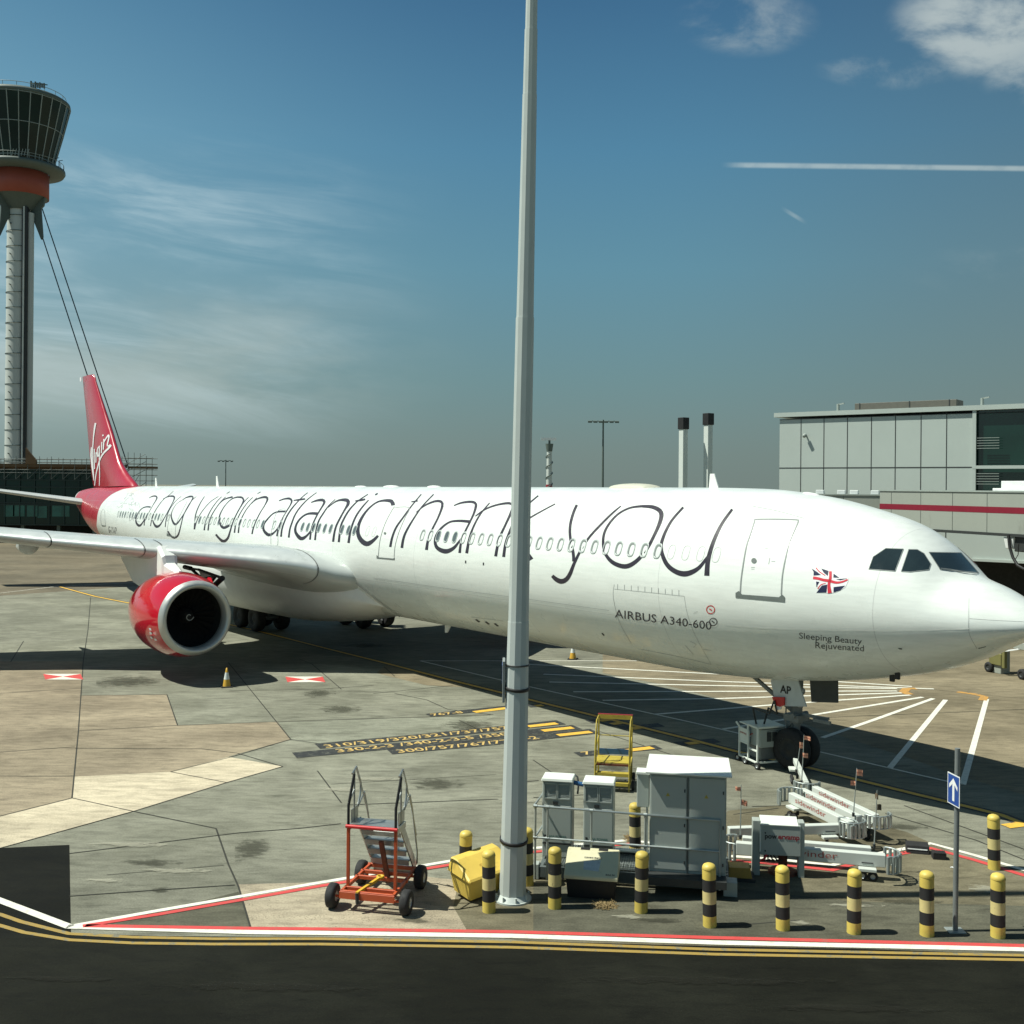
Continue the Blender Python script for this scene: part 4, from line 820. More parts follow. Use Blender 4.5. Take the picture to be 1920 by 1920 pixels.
marks('black_sign_strip', M['pblack'], [(p, .66 if 0 < i < 4 else .5) for i, p in enumerate(KB)], .010)
marks('yellow_stop_bar', M['pyel'], [(p, .30) for p in YB], .014)
tx = MB()
def gtext(txt, p0, p1, h, sl=0.0):
    a, b = G(*p0, .013), G(*p1, .013); ex = (b - a); ey = V(-ex.y, ex.x, 0); text_on(tx, txt, a, ex, ey, ex.length, h, bold=.012)
gtext('310/319/320/321/737/757', (612, 1402), (958, 1366), .38); gtext('5', (982, 1363), (992, 1362), .38)
gtext('330-2-3 /340-2-3-5 /350', (634, 1410.5), (957, 1378), .38); gtext('300/757/767/777', (748, 1411.5), (975, 1390), .38); gtext('-2', (990, 1387), (1012, 1385), .38); gtext('767-8', (812, 1342), (870, 1336.5), .32); gtext('7', (1097, 1415), (1112, 1413.5), .34)
struct(tx.build('stand_numbers', M['pyelw']))
for cx_, cy_ in ((118, 1268), (572, 1273)):
    a, b, c, d = (cx_ - 37, cy_ - 4.5), (cx_ + 33, cy_ - 4.5), (cx_ + 38, cy_ + 6), (cx_ - 33, cy_ + 6); 
    sheet('stand_marker', M['pwhite'], [a, b, c, d], .011); mb = MB(); m_ = (cx_, cy_ + .6)
    mb.add([G(*p, .014) for p in (a, m_, d)], [(0, 1, 2)]); mb.add([G(*p, .014) for p in (b, c, m_)], [(0, 1, 2)]); struct(mb.build('stand_marker_red', M['pred']))
# oil stain and ragged patches with a shape of their own
M['stain'] = mat('oil_stain', (.055, .055, .04), .6, var=.5, vs=2)
def blob(name, mt, cx_, cy_, rx, ry, z, seed=0):
    rnd = random.Random(seed); k = [rnd.uniform(.7, 1.15) for _ in range(28)]
    return sheet(name, mt, [(cx_ + rx * math.cos(a * math.pi / 14) * k[a], cy_ + ry * math.sin(a * math.pi / 14) * k[a]) for a in range(28)], z)
def softspot(name, col, strength):
    mt = bpy.data.materials.new(name); mt.use_nodes = True; t = mt.node_tree; b = t.nodes['Principled BSDF']; g = NG(t); b.inputs['Base Color'].default_value = (*col, 1); b.inputs['Roughness'].default_value = .8; b.inputs['Specular IOR Level'].default_value = .1
    tc = g.n('ShaderNodeTexCoord'); oi = g.n('ShaderNodeObjectInfo'); ctr = g.n('ShaderNodeVectorMath', operation='SUBTRACT'); g.lk(tc.outputs['Generated'], ctr.inputs[0]); ctr.inputs[1].default_value = (.5, .5, 0)
    ml = g.n('ShaderNodeVectorMath', operation='MULTIPLY'); g.lk(ctr.outputs[0], ml.inputs[0]); ml.inputs[1].default_value = (2, 2, 0); ln = g.n('ShaderNodeVectorMath', operation='LENGTH'); g.lk(ml.outputs[0], ln.inputs[0])
    n_ = g.noise(g.scale(tc.outputs['Object'], (.8, 2.4, 1)), 3.2, 8, .72, .5); a = g.m('ADD', g.m('SUBTRACT', .78, ln.outputs['Value']), g.m('MULTIPLY', g.m('SUBTRACT', n_, .5), 3.0))
    g.put(b.inputs['Alpha'], g.m('MULTIPLY', g.mapr(a, .0, .45), strength)); return mt
M['softdark'] = softspot('soft_oil_stain', (.05, .05, .036), .5); M['softpale'] = softspot('soft_pale_wear', (.40, .385, .30), .5); M['softroad'] = softspot('soft_road_wear', (.022, .022, .017), .4)
def spot(nm, mt, cx_, cy_, rx, ry, z):
    P = [G(cx_ + a * rx, cy_ + b * ry, z) for a, b in ((-1, 1), (1, 1), (1, -1), (-1, -1))]; c = (P[0] + P[2]) / 2
    o = MB().add([p - c for p in P], [(0, 1, 2, 3)]).build(nm, M[mt]); o.location = c; struct(o)
for i, a in enumerate(((474, 1592, 34, 26), (283, 1617, 60, 9), (600, 1300, 30, 9), (300, 1668, 16, 7), (880, 1360, 60, 12), (640, 1330, 44, 9), (820, 1470, 60, 14), (690, 1210, 50, 5), (1150, 1440, 50, 8), (780, 1725, 50, 6), (1240, 1725, 60, 6), (1700, 1690, 70, 8), (1690, 1550, 50, 8), (240, 1278, 60, 14), (1120, 1550, 20, 8))): spot('oil_stain', 'softdark', *a, .0150 + i * .0002)
for i, a in enumerate(((250, 1583, 90, 7), (330, 1632, 80, 6), (1500, 1729, 20, 5), (1180, 1718, 40, 5), (1850, 1668, 34, 12), (700, 1460, 60, 5), (200, 1650, 50, 4), (1600, 1697, 60, 4), (980, 1500, 60, 5), (640, 1480, 50, 5), (500, 1850, 260, 10), (1300, 1838, 300, 9), (1600, 1890, 200, 8), (120, 1835, 120, 6))): spot('worn_patch', 'softroad' if a[1] > 1800 else 'softpale', *a, .0210 + i * .0002)
M['scuffw'] = conc('worn_white_scuff', (.42, .40, .31), (.22, .21, .16), .6)
sheet('sunlit_bay', M['conc2'], [(436, 1243), (640, 1246), (716, 1263), (468, 1262)], .0045)  # paler concrete paints in the sunlit ground between the aircraft's shadows
sheet('grey_bay', M['conc2'], [(548, 1388), (597, 1396), (850, 1372), (935, 1342), (700, 1348), (522, 1354)], .0045)
M['straw'] = conc('dry_straw', (.42, .32, .16), (.30, .22, .11), .4, speck=.6)
# dry straw heap
st = MB(); rnd = random.Random(4)
for cx_, cy_, rx, ry, n in ((1135, 1697, 22, 9, 260), (1178, 1572, 7, 8, 90)):
    for i in range(n):
        a = rnd.uniform(0, 6.28); r_ = rnd.random() ** .7; p = G(cx_ + math.cos(a) * r_ * rx, cy_ + math.sin(a) * r_ * ry, .004 + .05 * (1 - r_) * rnd.random()); d = V(rnd.uniform(-1, 1), rnd.uniform(-1, 1), rnd.uniform(0, .25)).normalized()
        st.bar(p, p + d * rnd.uniform(.04, .10), .008)
o = st.build('straw', M['straw']); o['kind'] = 'stuff'; o['label'] = 'dry straw and litter blown against the equipment'
# ------------------------------------------------------------------ helpers for placing
def LP(o, px, py, y0):
    """point of thing o's frame seen at a pixel on its vertical plane y = y0"""
    Mi = o.matrix_world.inverted(); c = Mi @ CAM; d = Mi.to_3x3() @ ray(px, py); t = (y0 - c.y) / d.y; return c + d * t
def wheel2(par, c, r, w_, ax, name='wheel', hub='hub', tmat='rubber', hk=.5):
    ax = Vector(ax); c = Vector(c)
    t = MB().lathe([(-w_ * .5, r * hk), (-w_ * .52, r * .8), (-w_ * .4, r * .96), (-w_ * .2, r), (w_ * .2, r), (w_ * .4, r * .96), (w_ * .52, r * .8), (w_ * .5, r * hk)], c, ax, 28).build(name, M[tmat], par)
    MB().lathe([(-w_ * .40, .001), (-w_ * .30, r * .25), (-w_ * .42, r * hk), (-w_ * .5, r * hk), (w_ * .5, r * hk), (w_ * .42, r * hk), (w_ * .30, r * .25), (w_ * .40, .001)], c, ax, 20).build('rim', M[hub], t)
    return t
def steel(name, col, rough=.4, metal=.7, var=.12): return mat(name, col, rough, metal=metal, var=var, vs=5)
M['pole'] = mat('mast_grey_paint', (.46, .50, .475), .5, var=.07, vs=1.2, dirt=((.2, .22, .21), .62, .9, 2))
M['galv'] = steel('galvanised_steel', (.42, .46, .44), .45, .6); M['alu'] = steel('worn_aluminium', (.40, .42, .40), .38, .75, .25)
M['cab'] = mat('cabinet_grey_paint', (.35, .385, .35), .5, var=.05, vs=1.5, dirt=((.17, .18, .16), .66, .9, 1.5)); M['cabw'] = mat('cabinet_white_paint', (.70, .73, .66), .45, var=.05)
M['dark'] = mat('dark_steel', (.03, .033, .032), .55); M['grate'] = steel('grating_steel', (.10, .115, .11), .5, .5, .3); M['skid'] = mat('skid_dark_grey', (.10, .12, .115), .6, var=.3, vs=4)
def scuff(name, col, col2=(.05, .045, .02), amt=.75, lo=.60, rough=.5):
    def fn(g, tc, c, b):
        oi = g.n('ShaderNodeObjectInfo'); va = g.n('ShaderNodeVectorMath', operation='ADD'); g.lk(tc.outputs['Object'], va.inputs[0]); cx2 = g.n('ShaderNodeCombineXYZ'); rr_ = g.m('MULTIPLY', oi.outputs['Random'], 40.0); g.lk(rr_, cx2.inputs[0]); g.lk(rr_, cx2.inputs[2]); g.lk(cx2.outputs[0], va.inputs[1])
        c = g.mix(1.0, c, g.ramp(oi.outputs['Random'], [(0, .86), (1, 1.08)]), 'MULTIPLY')
        n = g.noise(va.outputs[0], 7, 8, .7, .6); low = g.m('MULTIPLY', g.mapr(n, lo, lo + .10), amt); return g.mix(low, c, (*col2, 1))
    return mat(name, col, rough, var=.14, vs=5, fn=fn)
M['byel'] = scuff('bollard_yellow', (.62, .47, .10), (.12, .10, .05), .7, .64); M['byel2'] = scuff('bollard_pale_yellow', (.60, .50, .22), (.08, .07, .05), .8, .60); M['bblk'] = scuff('bollard_black', (.018, .018, .018), (.09, .085, .07), .6, .66, .65)
M['orange'] = scuff('orange_frame_paint', (.50, .085, .025), (.16, .05, .03), .6, .62, .42); M['yel'] = scuff('yellow_frame_paint', (.44, .34, .05), (.14, .08, .02), .7, .58, .45); M['ybar'] = mat('yellow_bar_paint', (.66, .40, .03), .4, var=.15)
M['bin'] = mat('yellow_grit_bin_plastic', (.68, .48, .09), .55, var=.12, vs=2, dirt=((.30, .20, .05), .60, .8, 3)); M['bincream'] = mat('cream_bin_lid', (.62, .58, .38), .5, var=.08, dirt=((.35, .32, .2), .6, .85, 3))
M['blueh'] = mat('blue_hose', (.02, .09, .22), .4); M['teal'] = mat('teal_print', (.01, .11, .095), .5); M['flagor'] = mat('orange_flag_fabric', (.80, .38, .24), .7, var=.15, vs=12); M['flagpale'] = mat('pale_flag_fabric', (.72, .55, .45), .7); M['flagdk'] = mat('weathered_flag_fabric', (.14, .10, .06), .8)
M['maroon'] = mat('maroon_print', (.26, .014, .025), .5); M['mutered'] = mat('faded_red_print', (.38, .09, .07), .5); M['arm'] = mat('arm_white_paint', (.56, .59, .54), .45, var=.06, vs=2, dirt=((.30, .29, .24), .62, .9, 3)); M['rust'] = scuff('rusty_red_steel', (.14, .035, .018), (.05, .02, .01), .6, .5, .7); M['plinth'] = scuff('ochre_plinth_paint', (.46, .26, .04), (.2, .12, .03), .6, .6)
M['paper'] = mat('weathered_paper', (.50, .54, .53), .7, var=.25, vs=14); M['sblue'] = mat('sign_blue', (.01, .06, .28), .35); M['signw'] = mat('sign_white', (.75, .77, .75), .4)
# ------------------------------------------------------------------ foreground mast
mast = thing('light_mast', 'tall tapered pale grey mast rising out of frame in front of the aircraft', 'mast', G(961, 1686))
Zm = mast.matrix_world.translation.y; topP = D(997, 0, Zm); ax_ = (topP - mast.matrix_world.translation).normalized()
def mz(y): return (912 - y) / FPX * Zm + CAMZ
def seg(y0, y1, r0, r1, nm='shaft', n=12, mt='pole'):
    a = ax_ * (mz(y0) / ax_.z); b = ax_ * (mz(y1) / ax_.z); return MB().cyl(a, b, r0, r1, n, True, False).build(nm, M[mt], mast)
seg(1686, 1165, .262, .206); seg(1168, 596, .199, .178); seg(599, 178, .168, .140); seg(181, 56, .134, .125); seg(60, -900, .116, .075)
b_ = MB().cyl((0, 0, 0), (0, 0, .035), .36, .36, 24).cyl((0, 0, .035), ax_ * .12, .33, .262, 24)
for k in range(8):
    a = k * math.pi / 4 + .2; b_.cyl((math.cos(a) * .31, math.sin(a) * .31, .03), (math.cos(a) * .31, math.sin(a) * .31, .13), .022, .022, 6)
    b_.bar((math.cos(a) * .24, math.sin(a) * .24, .05), (math.cos(a) * .31, math.sin(a) * .31, .05), .012, .10)
b_.build('base_flange', M['pole'], mast)
for y, rr in ((1289, .226), (1574, .256)):
    a = ax_ * (mz(y) / ax_.z); MB().lathe([(-.03, rr - .02), (-.03, rr + .012), (.03, rr + .012), (.03, rr - .02)], a, ax_ + V(.04, -.12, 0), 24).build('strap', M['black'], mast)
a = ax_ * mz(1246); MB().lathe([(-.014, .20), (-.014, .232), (.014, .232), (.014, .2)], a, ax_, 24).build('strap', M['dark'], mast)
a = ax_ * mz(1275); MB().box(a + V(-.255, .12, -.02), (.05, .46, .78)).build('sign_plate', M['dgrey'], mast, .008); MB().box(a + V(-.284, .12, .12), (.008, .42, .34)).build('sign_face', M['sblue'], mast)
# ------------------------------------------------------------------ bollards
bpm = [M['byel'], M['bblk'], M['byel2'], M['bblk'], M['byel']]
boll0 = thing('bollard', 'x', 'bollard')
b_ = MB(); R_ = .122; zb = [1.12, .845, .635, .42, .205, 0]
prof = [[(1.125, .001), (1.118, .05), (1.095, .098), (1.06, R_ * .98), (1.04, R_), (zb[1], R_)]]
b_.cm = 0; b_.lathe(prof[0], (0, 0, 0), (0, 0, 1), 28)
for i in range(1, 5): b_.cm = i; b_.lathe([(zb[i], R_), (zb[i + 1], R_)], (0, 0, 0), (0, 0, 1), 28)
b_.build('post', bpm, boll0); MB().lathe([(1.035, R_ + .004), (1.025, R_ + .006), (1.015, R_)], (0, 0, 0), (0, 0, 1), 28).build('cap_rim', M['byel'], boll0)
BL = [((872, 1557), 'yellow and black bollard standing behind the tipped yellow grit bin'), ((990, 1551), 'bollard between the mast and the guardrail corner'), ((918, 1594), 'scraped bollard in front of the tipped yellow grit bin'), ((1041, 1588), 'bollard at the left of the cream lidded bin'), ((1192, 1505), 'bollard partly hidden behind the guardrail under the small cabinet'), ((1203, 1595), 'bollard at the right of the cream lidded bin'), ((1332, 1618), 'bollard in front of the right edge of the large cabinet'), ((1469, 1623), 'bollard in front of the control box on legs'), ((1602, 1629), 'bollard in front of the white wheeled arm, third from the right along the road'), ((1739, 1633), 'bollard immediately left of the arrow sign post'), ((1872, 1636), 'bollard right of the arrow sign post by the road'), ((1865, 1527), 'bollard standing back from the road beyond the arrow sign post')]
for i, ((px_, py_), lab) in enumerate(BL):
    p = G(px_, py_, 1.125); o = boll0 if i == 0 else dup(boll0); o.location = (p.x, p.y, 0); o.rotation_euler = (R(math.sin(i * 5.1) * 1.1), R(math.cos(i * 3.7) * 1.1), i * 1.1); tag(o, lab, 'bollard', 'black and yellow bollards')
# ------------------------------------------------------------------ skid with cabinets
PY_ = R(-10.2); skid = thing('equipment_skid', 'dark grey steel skid with grating walkway under the grey cabinets', 'skid', G(1010, 1650), PY_)
b_ = MB().box((1.85, .05, .16), (3.7, .08, .22)).box((1.85, 1.35, .16), (3.7, .08, .22)).box((.04, .7, .16), (.08, 1.22, .22)).box((3.66, .7, .16), (.08, 1.22, .22))
b_.build('frame', M['skid'], skid, .008)
b_ = MB(); 
for i in range(74): b_.box((.10 + i * .048, .7, .30), (.006, 1.2, .05))
for j in range(22): b_.box((1.85, .12 + j * .055, .30), (3.5, .006, .04))
for i in range(30): b_.box((1.45 + i * .075, -.005, .385), (.008, .02, .16))
for j in range(3): b_.box((2.55, -.007, .33 + j * .055), (2.25, .02, .008))
b_.build('grating', M['galv'], skid, fixn=False)
MB().box((3.72, .0, .14), (.26, .28, .28)).build('corner_foot', M['cab'], skid, .01); MB().box((-.06, .1, .16), (.12, .2, .3)).build('corner_foot', M['cab'], skid, .01)
def inP(name, label, cat, group=None, off=(0, 0, 0)):
    return thing(name, label, cat, skid.matrix_world @ Vector(off), PY_, group)
# big cabinet
y0 = LG(skid, 1217, 1627, .42).y
a_ = LP(skid, 1217, 1627, y0); b2 = LP(skid, 1361, 1637, y0); t2 = LP(skid, 1361, 1456, y0)
bigc = inP('power_cabinet', 'large grey two door electrical cabinet with white pent roof', 'cabinet', None, (a_.x, y0, .325))
bw = b2.x - a_.x; bh = t2.z - .34; bd = .75
MB().box((bw / 2, bd / 2, bh / 2), (bw, bd, bh)).build('body', M['cab'], bigc, .012)
for k in (0, 1):
    dr = MB().box((bw * (.25 + .5 * k), -.012, bh / 2 + .03), (bw / 2 - .05, .024, bh - .14)).build('door', M['cab'], bigc, .006)
    for z in (.25, bh * .5, bh - .3): MB().cyl((bw * (.5 + (-.04 if k == 0 else .46)) * 1.0, -.03, z - .03), (bw * (.5 + (-.04 if k == 0 else .46)), -.03, z + .03), .012).build('hinge', M['dark'], dr)
    p = V(bw * (.24 + .5 * k), -.028, bh - .42); MB().prism([p + V(-.04, 0, 0), p + V(.04, 0, 0), p + V(0, 0, .07)], V(0, .004, 0)).build('warning_triangle', M['yel'], dr)
MB().box((bw / 2, -.004, bh / 2), (.012, .05, bh - .08)).build('door_gap', M['dark'], bigc)
MB().box((bw / 2, .02, -.03), (bw + .02, bd, .14)).build('plinth', M['dark'], bigc)
MB().add([V(-.08, -.12, bh + .02), V(bw + .10, -.12, bh + .02), V(bw + .06, bd + .22, bh + .10), V(-.06, bd + .22, bh + .10), V(-.08, -.12, bh + .055), V(bw + .10, -.12, bh + .055), V(bw + .06, bd + .22, bh + .135), V(-.06, bd + .22, bh + .135)], [(3, 2, 1, 0), (4, 5, 6, 7), (0, 1, 5, 4), (1, 2, 6, 5), (2, 3, 7, 6), (3, 0, 4, 7)]).build('roof', M['cabw'], bigc, .006)
MB().box((bw / 2, bd * .5, bh), (bw - .02, bd * .96, .10)).build('roof_riser', M['dark'], bigc)
# small cabinet beside it
s_ = inP('small_cabinet', 'small narrow pale grey cabinet fixed on the left of the large cabinet', 'cabinet', None, (a_.x - .27, y0 + .35, 1.45)); MB().box((.12, .14, .36), (.24, .28, .66)).build('body', M['cab'], s_, .012); MB().box((.12, .13, .71), (.27, .34, .05)).build('roof', M['cabw'], s_, .006); MB().bar((.20, .1, .04), (.20, .1, -1.05), .04).build('post', M['galv'], s_)
# two slim power cabinets
def slim(px0, px1, ytop, lab, txt_off):
    y1 = .42; a = LP(skid, px0, 1560, y1); b = LP(skid, px1, 1560, y1); t = LP(skid, px0, ytop, y1); w_ = b.x - a.x; h = t.z - .33
    c = inP('slim_power_cabinet', lab, 'cabinet', 'slim grey power cabinets behind the rail', (a.x, y1, .33))
    MB().box((w_ / 2, .20, h / 2), (w_, .40, h)).build('body', M['cab'], c, .012)
    MB().box((w_ / 2, .19, h + .02), (w_ + .05, .50, .06), taper=.94).build('roof', M['cabw'], c, .01)
    MB().box((w_ / 2, -.01, .30 + (h - .8) / 2), (w_ - .04, .02, h - .80)).build('door', M['cab'], c, .005)
    MB().box((w_ / 2, -.012, .275), (w_ - .02, .02, .025)).build('door_gap', M['dark'], c)
    for k in (0, 1):
        cx_ = w_ * (.27 + .46 * k); f = MB()
        for z, sx, sz in ((h - .06, .235, .02), (h - .36, .235, .02)): f.box((cx_, -.015, z), (w_ * .42, .03, sz))
        for q_ in (-1, 1): f.box((cx_ + q_ * w_ * .205, -.015, h - .21), (.018, .03, .32))
        f.build('vent_frame', M['cab'], c); l = MB()
        for j in range(11): l.box((cx_, -.008, h - .34 + j * .026), (w_ * .38, .02, .010), Matrix.Rotation(R(35), 3, 'X'))
        l.build('louvre', M['cab'], c); MB().box((cx_, -.002, h - .21), (w_ * .4, .006, .29)).build('louvre_back', M['grate'], c)
    MB().box((w_ * .45, -.02, h - .45), (.10, .02, .06)).build('display', M['dark'], c)
    tx = MB(); text_on(tx, 'ASA POWER', V(.14, -.024, .40), V(1, 0, 0), V(0, 0, 1), W=.36, H=.045, bold=.02); tx.build('lettering', M['teal'], c)
    MB().prism([V(.05, -.022, .40), V(.10, -.022, .40), V(.085, -.022, .45), V(.045, -.022, .45)], V(0, -.004, 0)).build('emblem', M['dark'], c)
slim(1016.5, 1072, 1462, 'left slim grey power cabinet with louvred vents, beside the guardrail corner', 0)
slim(1093.5, 1150, 1468, 'right slim grey power cabinet with louvred vents, behind the cream lidded bin', 0)
hs = inP('blue_hose', 'short blue hose joining the tops of the two slim cabinets', 'hose', None, (0, 0, 0)); p0 = LP(skid, 1072, 1466, .7); p1 = LP(skid, 1094, 1471, .7)
MB().tube([p0, (p0 + p1) / 2 + V(0, .02, -.01), p1], .045, 12).build('hose', M['blueh'], hs); b_ = MB(); c0 = p0 + V(0, .1, 0)
b_.tube([c0 + V(.02, .25, .05), c0 + V(.08, .22, .02), c0 + V(.11, .15, -.12), c0 + V(.10, .1, -.3)], .02).build('cable', M['dark'], hs)
ob = inP('control_cube', 'small dark box with white lid between the slim cabinets', 'box', None, tuple(LP(skid, 1082, 1597, .75))); MB().box((0, 0, -.08), (.17, .16, .14)).build('body', M['dark'], ob, .006); MB().box((0, 0, .01), (.19, .18, .03)).build('lid', M['cabw'], ob, .005)
lb = inP('cable_tray', 'white topped cable tray behind the rail beside the grating', 'tray', None, (0, 0, 0)); a = LP(skid, 1152, 1593, .9); b = LP(skid, 1200, 1597, .9); MB().box(((a.x + b.x) / 2, .9, a.z), (b.x - a.x + .1, .12, .03)).build('tray_top', M['cabw'], lb); MB().box(((a.x + b.x) / 2, .93, a.z / 2 + .14), (b.x - a.x, .04, a.z - .3)).build('tray_back', M['grate'], lb)
# guardrail
gr = inP('guardrail', 'galvanised tubular guardrail along the front of the cabinets', 'guardrail'); yR = -.10
def rp(px, py): return LP(skid, px, py, yR)
A0, A1, B0, B1 = rp(1001, 1511), rp(1350, 1538.5), rp(1003, 1570), rp(1350, 1597)
MB().tube([A0, A1, V(A1.x, yR, .1)], .024, 10).build('top_rail', M['galv'], gr); MB().tube([B0, B1], .022, 10).build('mid_rail', M['galv'], gr)
for px_ in (1004, 1027, 1109, 1210):
    t = rp(px_, 1511 + (px_ - 1001) * .079); MB().cyl(t, V(t.x, yR, .05), .023).build('post', M['galv'], gr); MB().lathe([(-.035, .034), (.035, .034)], t, (1, 0, 0), 10).build('clamp', M['galv'], gr)
    MB().lathe([(-.035, .033), (.035, .033)], V(t.x, yR, B0.z + (B1.z - B0.z) * (t.x - B0.x) / (B1.x - B0.x)), (1, 0, 0), 10).build('clamp', M['galv'], gr)
MB().tube([A0, A0 + V(.05, .9, .0), V(A0.x + .05, .9, .1)], .022, 10).build('end_rail', M['galv'], gr); MB().tube([B0, B0 + V(.05, .9, 0)], .02, 10).build('end_rail', M['galv'], gr); MB().cyl(A0 + V(.05, .9, .02), A0 + V(.1, 1.2, -.1), .02).build('end_rail', M['galv'], gr)
# cream lidded bin
p = G(1060, 1684); bn_ = thing('grit_bin', 'black bin with weathered cream sloping lid and peeling label', 'bin', p, R(-9.5), 'grit bins by the mast'); wB = .96
MB().add([V(.04, .05, 0), V(wB - .04, .05, 0), V(wB - .04, .6, 0), V(.04, .6, 0), V(0, 0, .40), V(wB, 0, .40), V(wB, .66, .40), V(0, .66, .40)], [(3, 2, 1, 0), (4, 5, 6, 7), (0, 1, 5, 4), (1, 2, 6, 5), (2, 3, 7, 6), (3, 0, 4, 7)]).build('bin_body', M['black'], bn_, .015)
lid = MB().add([V(-.03, -.04, .38), V(wB + .03, -.04, .38), V(wB + .03, .68, .38), V(-.03, .68, .38), V(-.03, -.04, .45), V(wB + .03, -.04, .45), V(wB + .02, .50, .76), V(-.02, .50, .76), V(wB + .02, .66, .76), V(-.02, .66, .76)], [(3, 2, 1, 0), (0, 1, 5, 4), (4, 5, 6, 7), (7, 6, 8, 9), (1, 2, 8, 6, 5), (2, 3, 9, 8), (3, 0, 4, 7, 9)]).build('lid', M['bincream'], bn_, .012)
sl = V(0, .54, .31).normalized()
for x in (.32, .67): MB().add([V(x - .09, .52, .763), V(x + .09, .52, .763), V(x + .09, .66, .763), V(x - .09, .66, .763)], [(0, 1, 2, 3)]).build('lid_recess', M['black'], lid)
o0 = V(0, -.04, .454); MB().add([o0 + V(.33, 0, 0) + sl * .16, o0 + V(.62, 0, 0) + sl * .13, o0 + V(.64, 0, 0) + sl * .40, o0 + V(.32, 0, 0) + sl * .36], [(0, 1, 2, 3)]).build('paper_label', M['paper'], lid)
tx = MB(); text_on(tx, 'CLEANING VEHICLES', o0 + V(.32, 0, .002) + sl * .43, V(1, 0, 0), sl, W=.34, H=.035, bold=.02); text_on(tx, 'BAA 96', o0 + V(.76, 0, .002) + sl * .05, V(1, 0, 0), sl, W=.17, H=.035, bold=.02); tx.build('lettering', M['inkg'], lid)
# tipped yellow grit bin by the mast
p = G(880, 1698); yb = thing('grit_bin', 'bright yellow grit bin standing askew behind the mast foot', 'bin', p, R(41), 'grit bins by the mast')
MB().add([V(.05, .04, 0), V(1.1, .04, 0), V(1.1, .62, 0), V(.05, .62, 0), V(0, 0, .52), V(1.15, 0, .52), V(1.15, .72, .52), V(0, .72, .52)], [(3, 2, 1, 0), (4, 5, 6, 7), (0, 1, 5, 4), (1, 2, 6, 5), (2, 3, 7, 6), (3, 0, 4, 7)]).build('bin_body', M['bin'], yb, .03)
l2 = MB().add([V(-.04, -.05, .48), V(1.19, -.05, .48), V(1.19, .76, .48), V(-.04, .76, .48), V(-.02, -.03, .55), V(1.17, -.03, .55), V(1.12, .50, .82), V(.03, .50, .82), V(1.12, .72, .82), V(.03, .72, .82)], [(3, 2, 1, 0), (0, 1, 5, 4), (4, 5, 6, 7), (7, 6, 8, 9), (1, 2, 8, 6, 5), (2, 3, 9, 8), (3, 0, 4, 7, 9)]).build('lid', M['bin'], yb, .03)
tx = MB(); sl2 = V(0, .53, .27).normalized(); text_on(tx, 'GRIT', V(.42, .02, .58) + sl2 * .2, V(1, 0, 0), sl2, W=.26, H=.06, bold=.02); text_on(tx, 'SALT', V(.42, .02, .58) + sl2 * .1, V(1, 0, 0), sl2, W=.26, H=.06, bold=.02); tx.build('lettering', M['plinth'], l2)
yb.scale = (.92, .92, .80); yb.rotation_euler = (R(5), R(-4), R(38)); yb.location = G(880, 1697) + V(.0, 0, .03)
# ------------------------------------------------------------------ orange steps trolley
gA, gB = G(620, 1702), G(762, 1716); mid = (gA + gB) / 2; yw = math.atan2(gB.y - gA.y, gB.x - gA.x)
st = thing('steps_trolley', 'aluminium access steps on an orange four wheeled trolley with yellow drawbar', 'steps', mid, yw); WB = 1.28
for x, y in ((-.70, .02), (.72, .02), (-.60, WB), (.60, WB)):
    wheel2(st, (x, y, .225), .225, .17, (1, 0, 0), hk=.45)
zc = .34; b_ = MB()
for x in (-.50, .50): b_.bar((x, -.06, zc), (x * .92, WB + .1, zc), .05, .07)
for y in (-.06, .14, .72, 1.02, WB + .1): b_.bar((-.52, y, zc), (.52, y, zc), .05, .07)
b_.box((0, -.085, zc - .05), (1.06, .02, .13)); b_.cyl((-.66, .02, .225), (.68, .02, .225), .025); b_.cyl((-.56, WB, .225), (.56, WB, .225), .025)
for x in (-.5, .5): b_.bar((x, WB, zc), (x, WB, .22), .04)
b_.build('chassis', M['orange'], st, .004)
for x in (-.46, .46): MB().bar((x, .17, zc), (x, .17, 1.44), .055, .055).build('post', M['orange'], st, .005)
PZ = 1.48
b_ = MB().box((0, .40, PZ), (.98, .46, .035)); 
for x in (-.48, .48): b_.bar((x, .17, PZ - .05), (x, .66, PZ - .05), .03, .12)
b_.build('platform', M['alu'], st, .004)
MB().cyl((-.5, .14, PZ), (.5, .14, PZ), .035).build('bumper_bar', M['wred'], st)
for i in range(1, 6):
    y = .62 + i * .17; z = PZ - i * .235; MB().box((0, y, z), (.78, .20, .03)).box((0, y - .10, z - .04), (.78, .012, .09)).build('tread', M['alu'], st, .003)
for x in (-.41, .41): MB().bar((x, .60, PZ - .03), (x, 1.55, .30), .028, .17).build('stringer', M['alu'], st, .003)
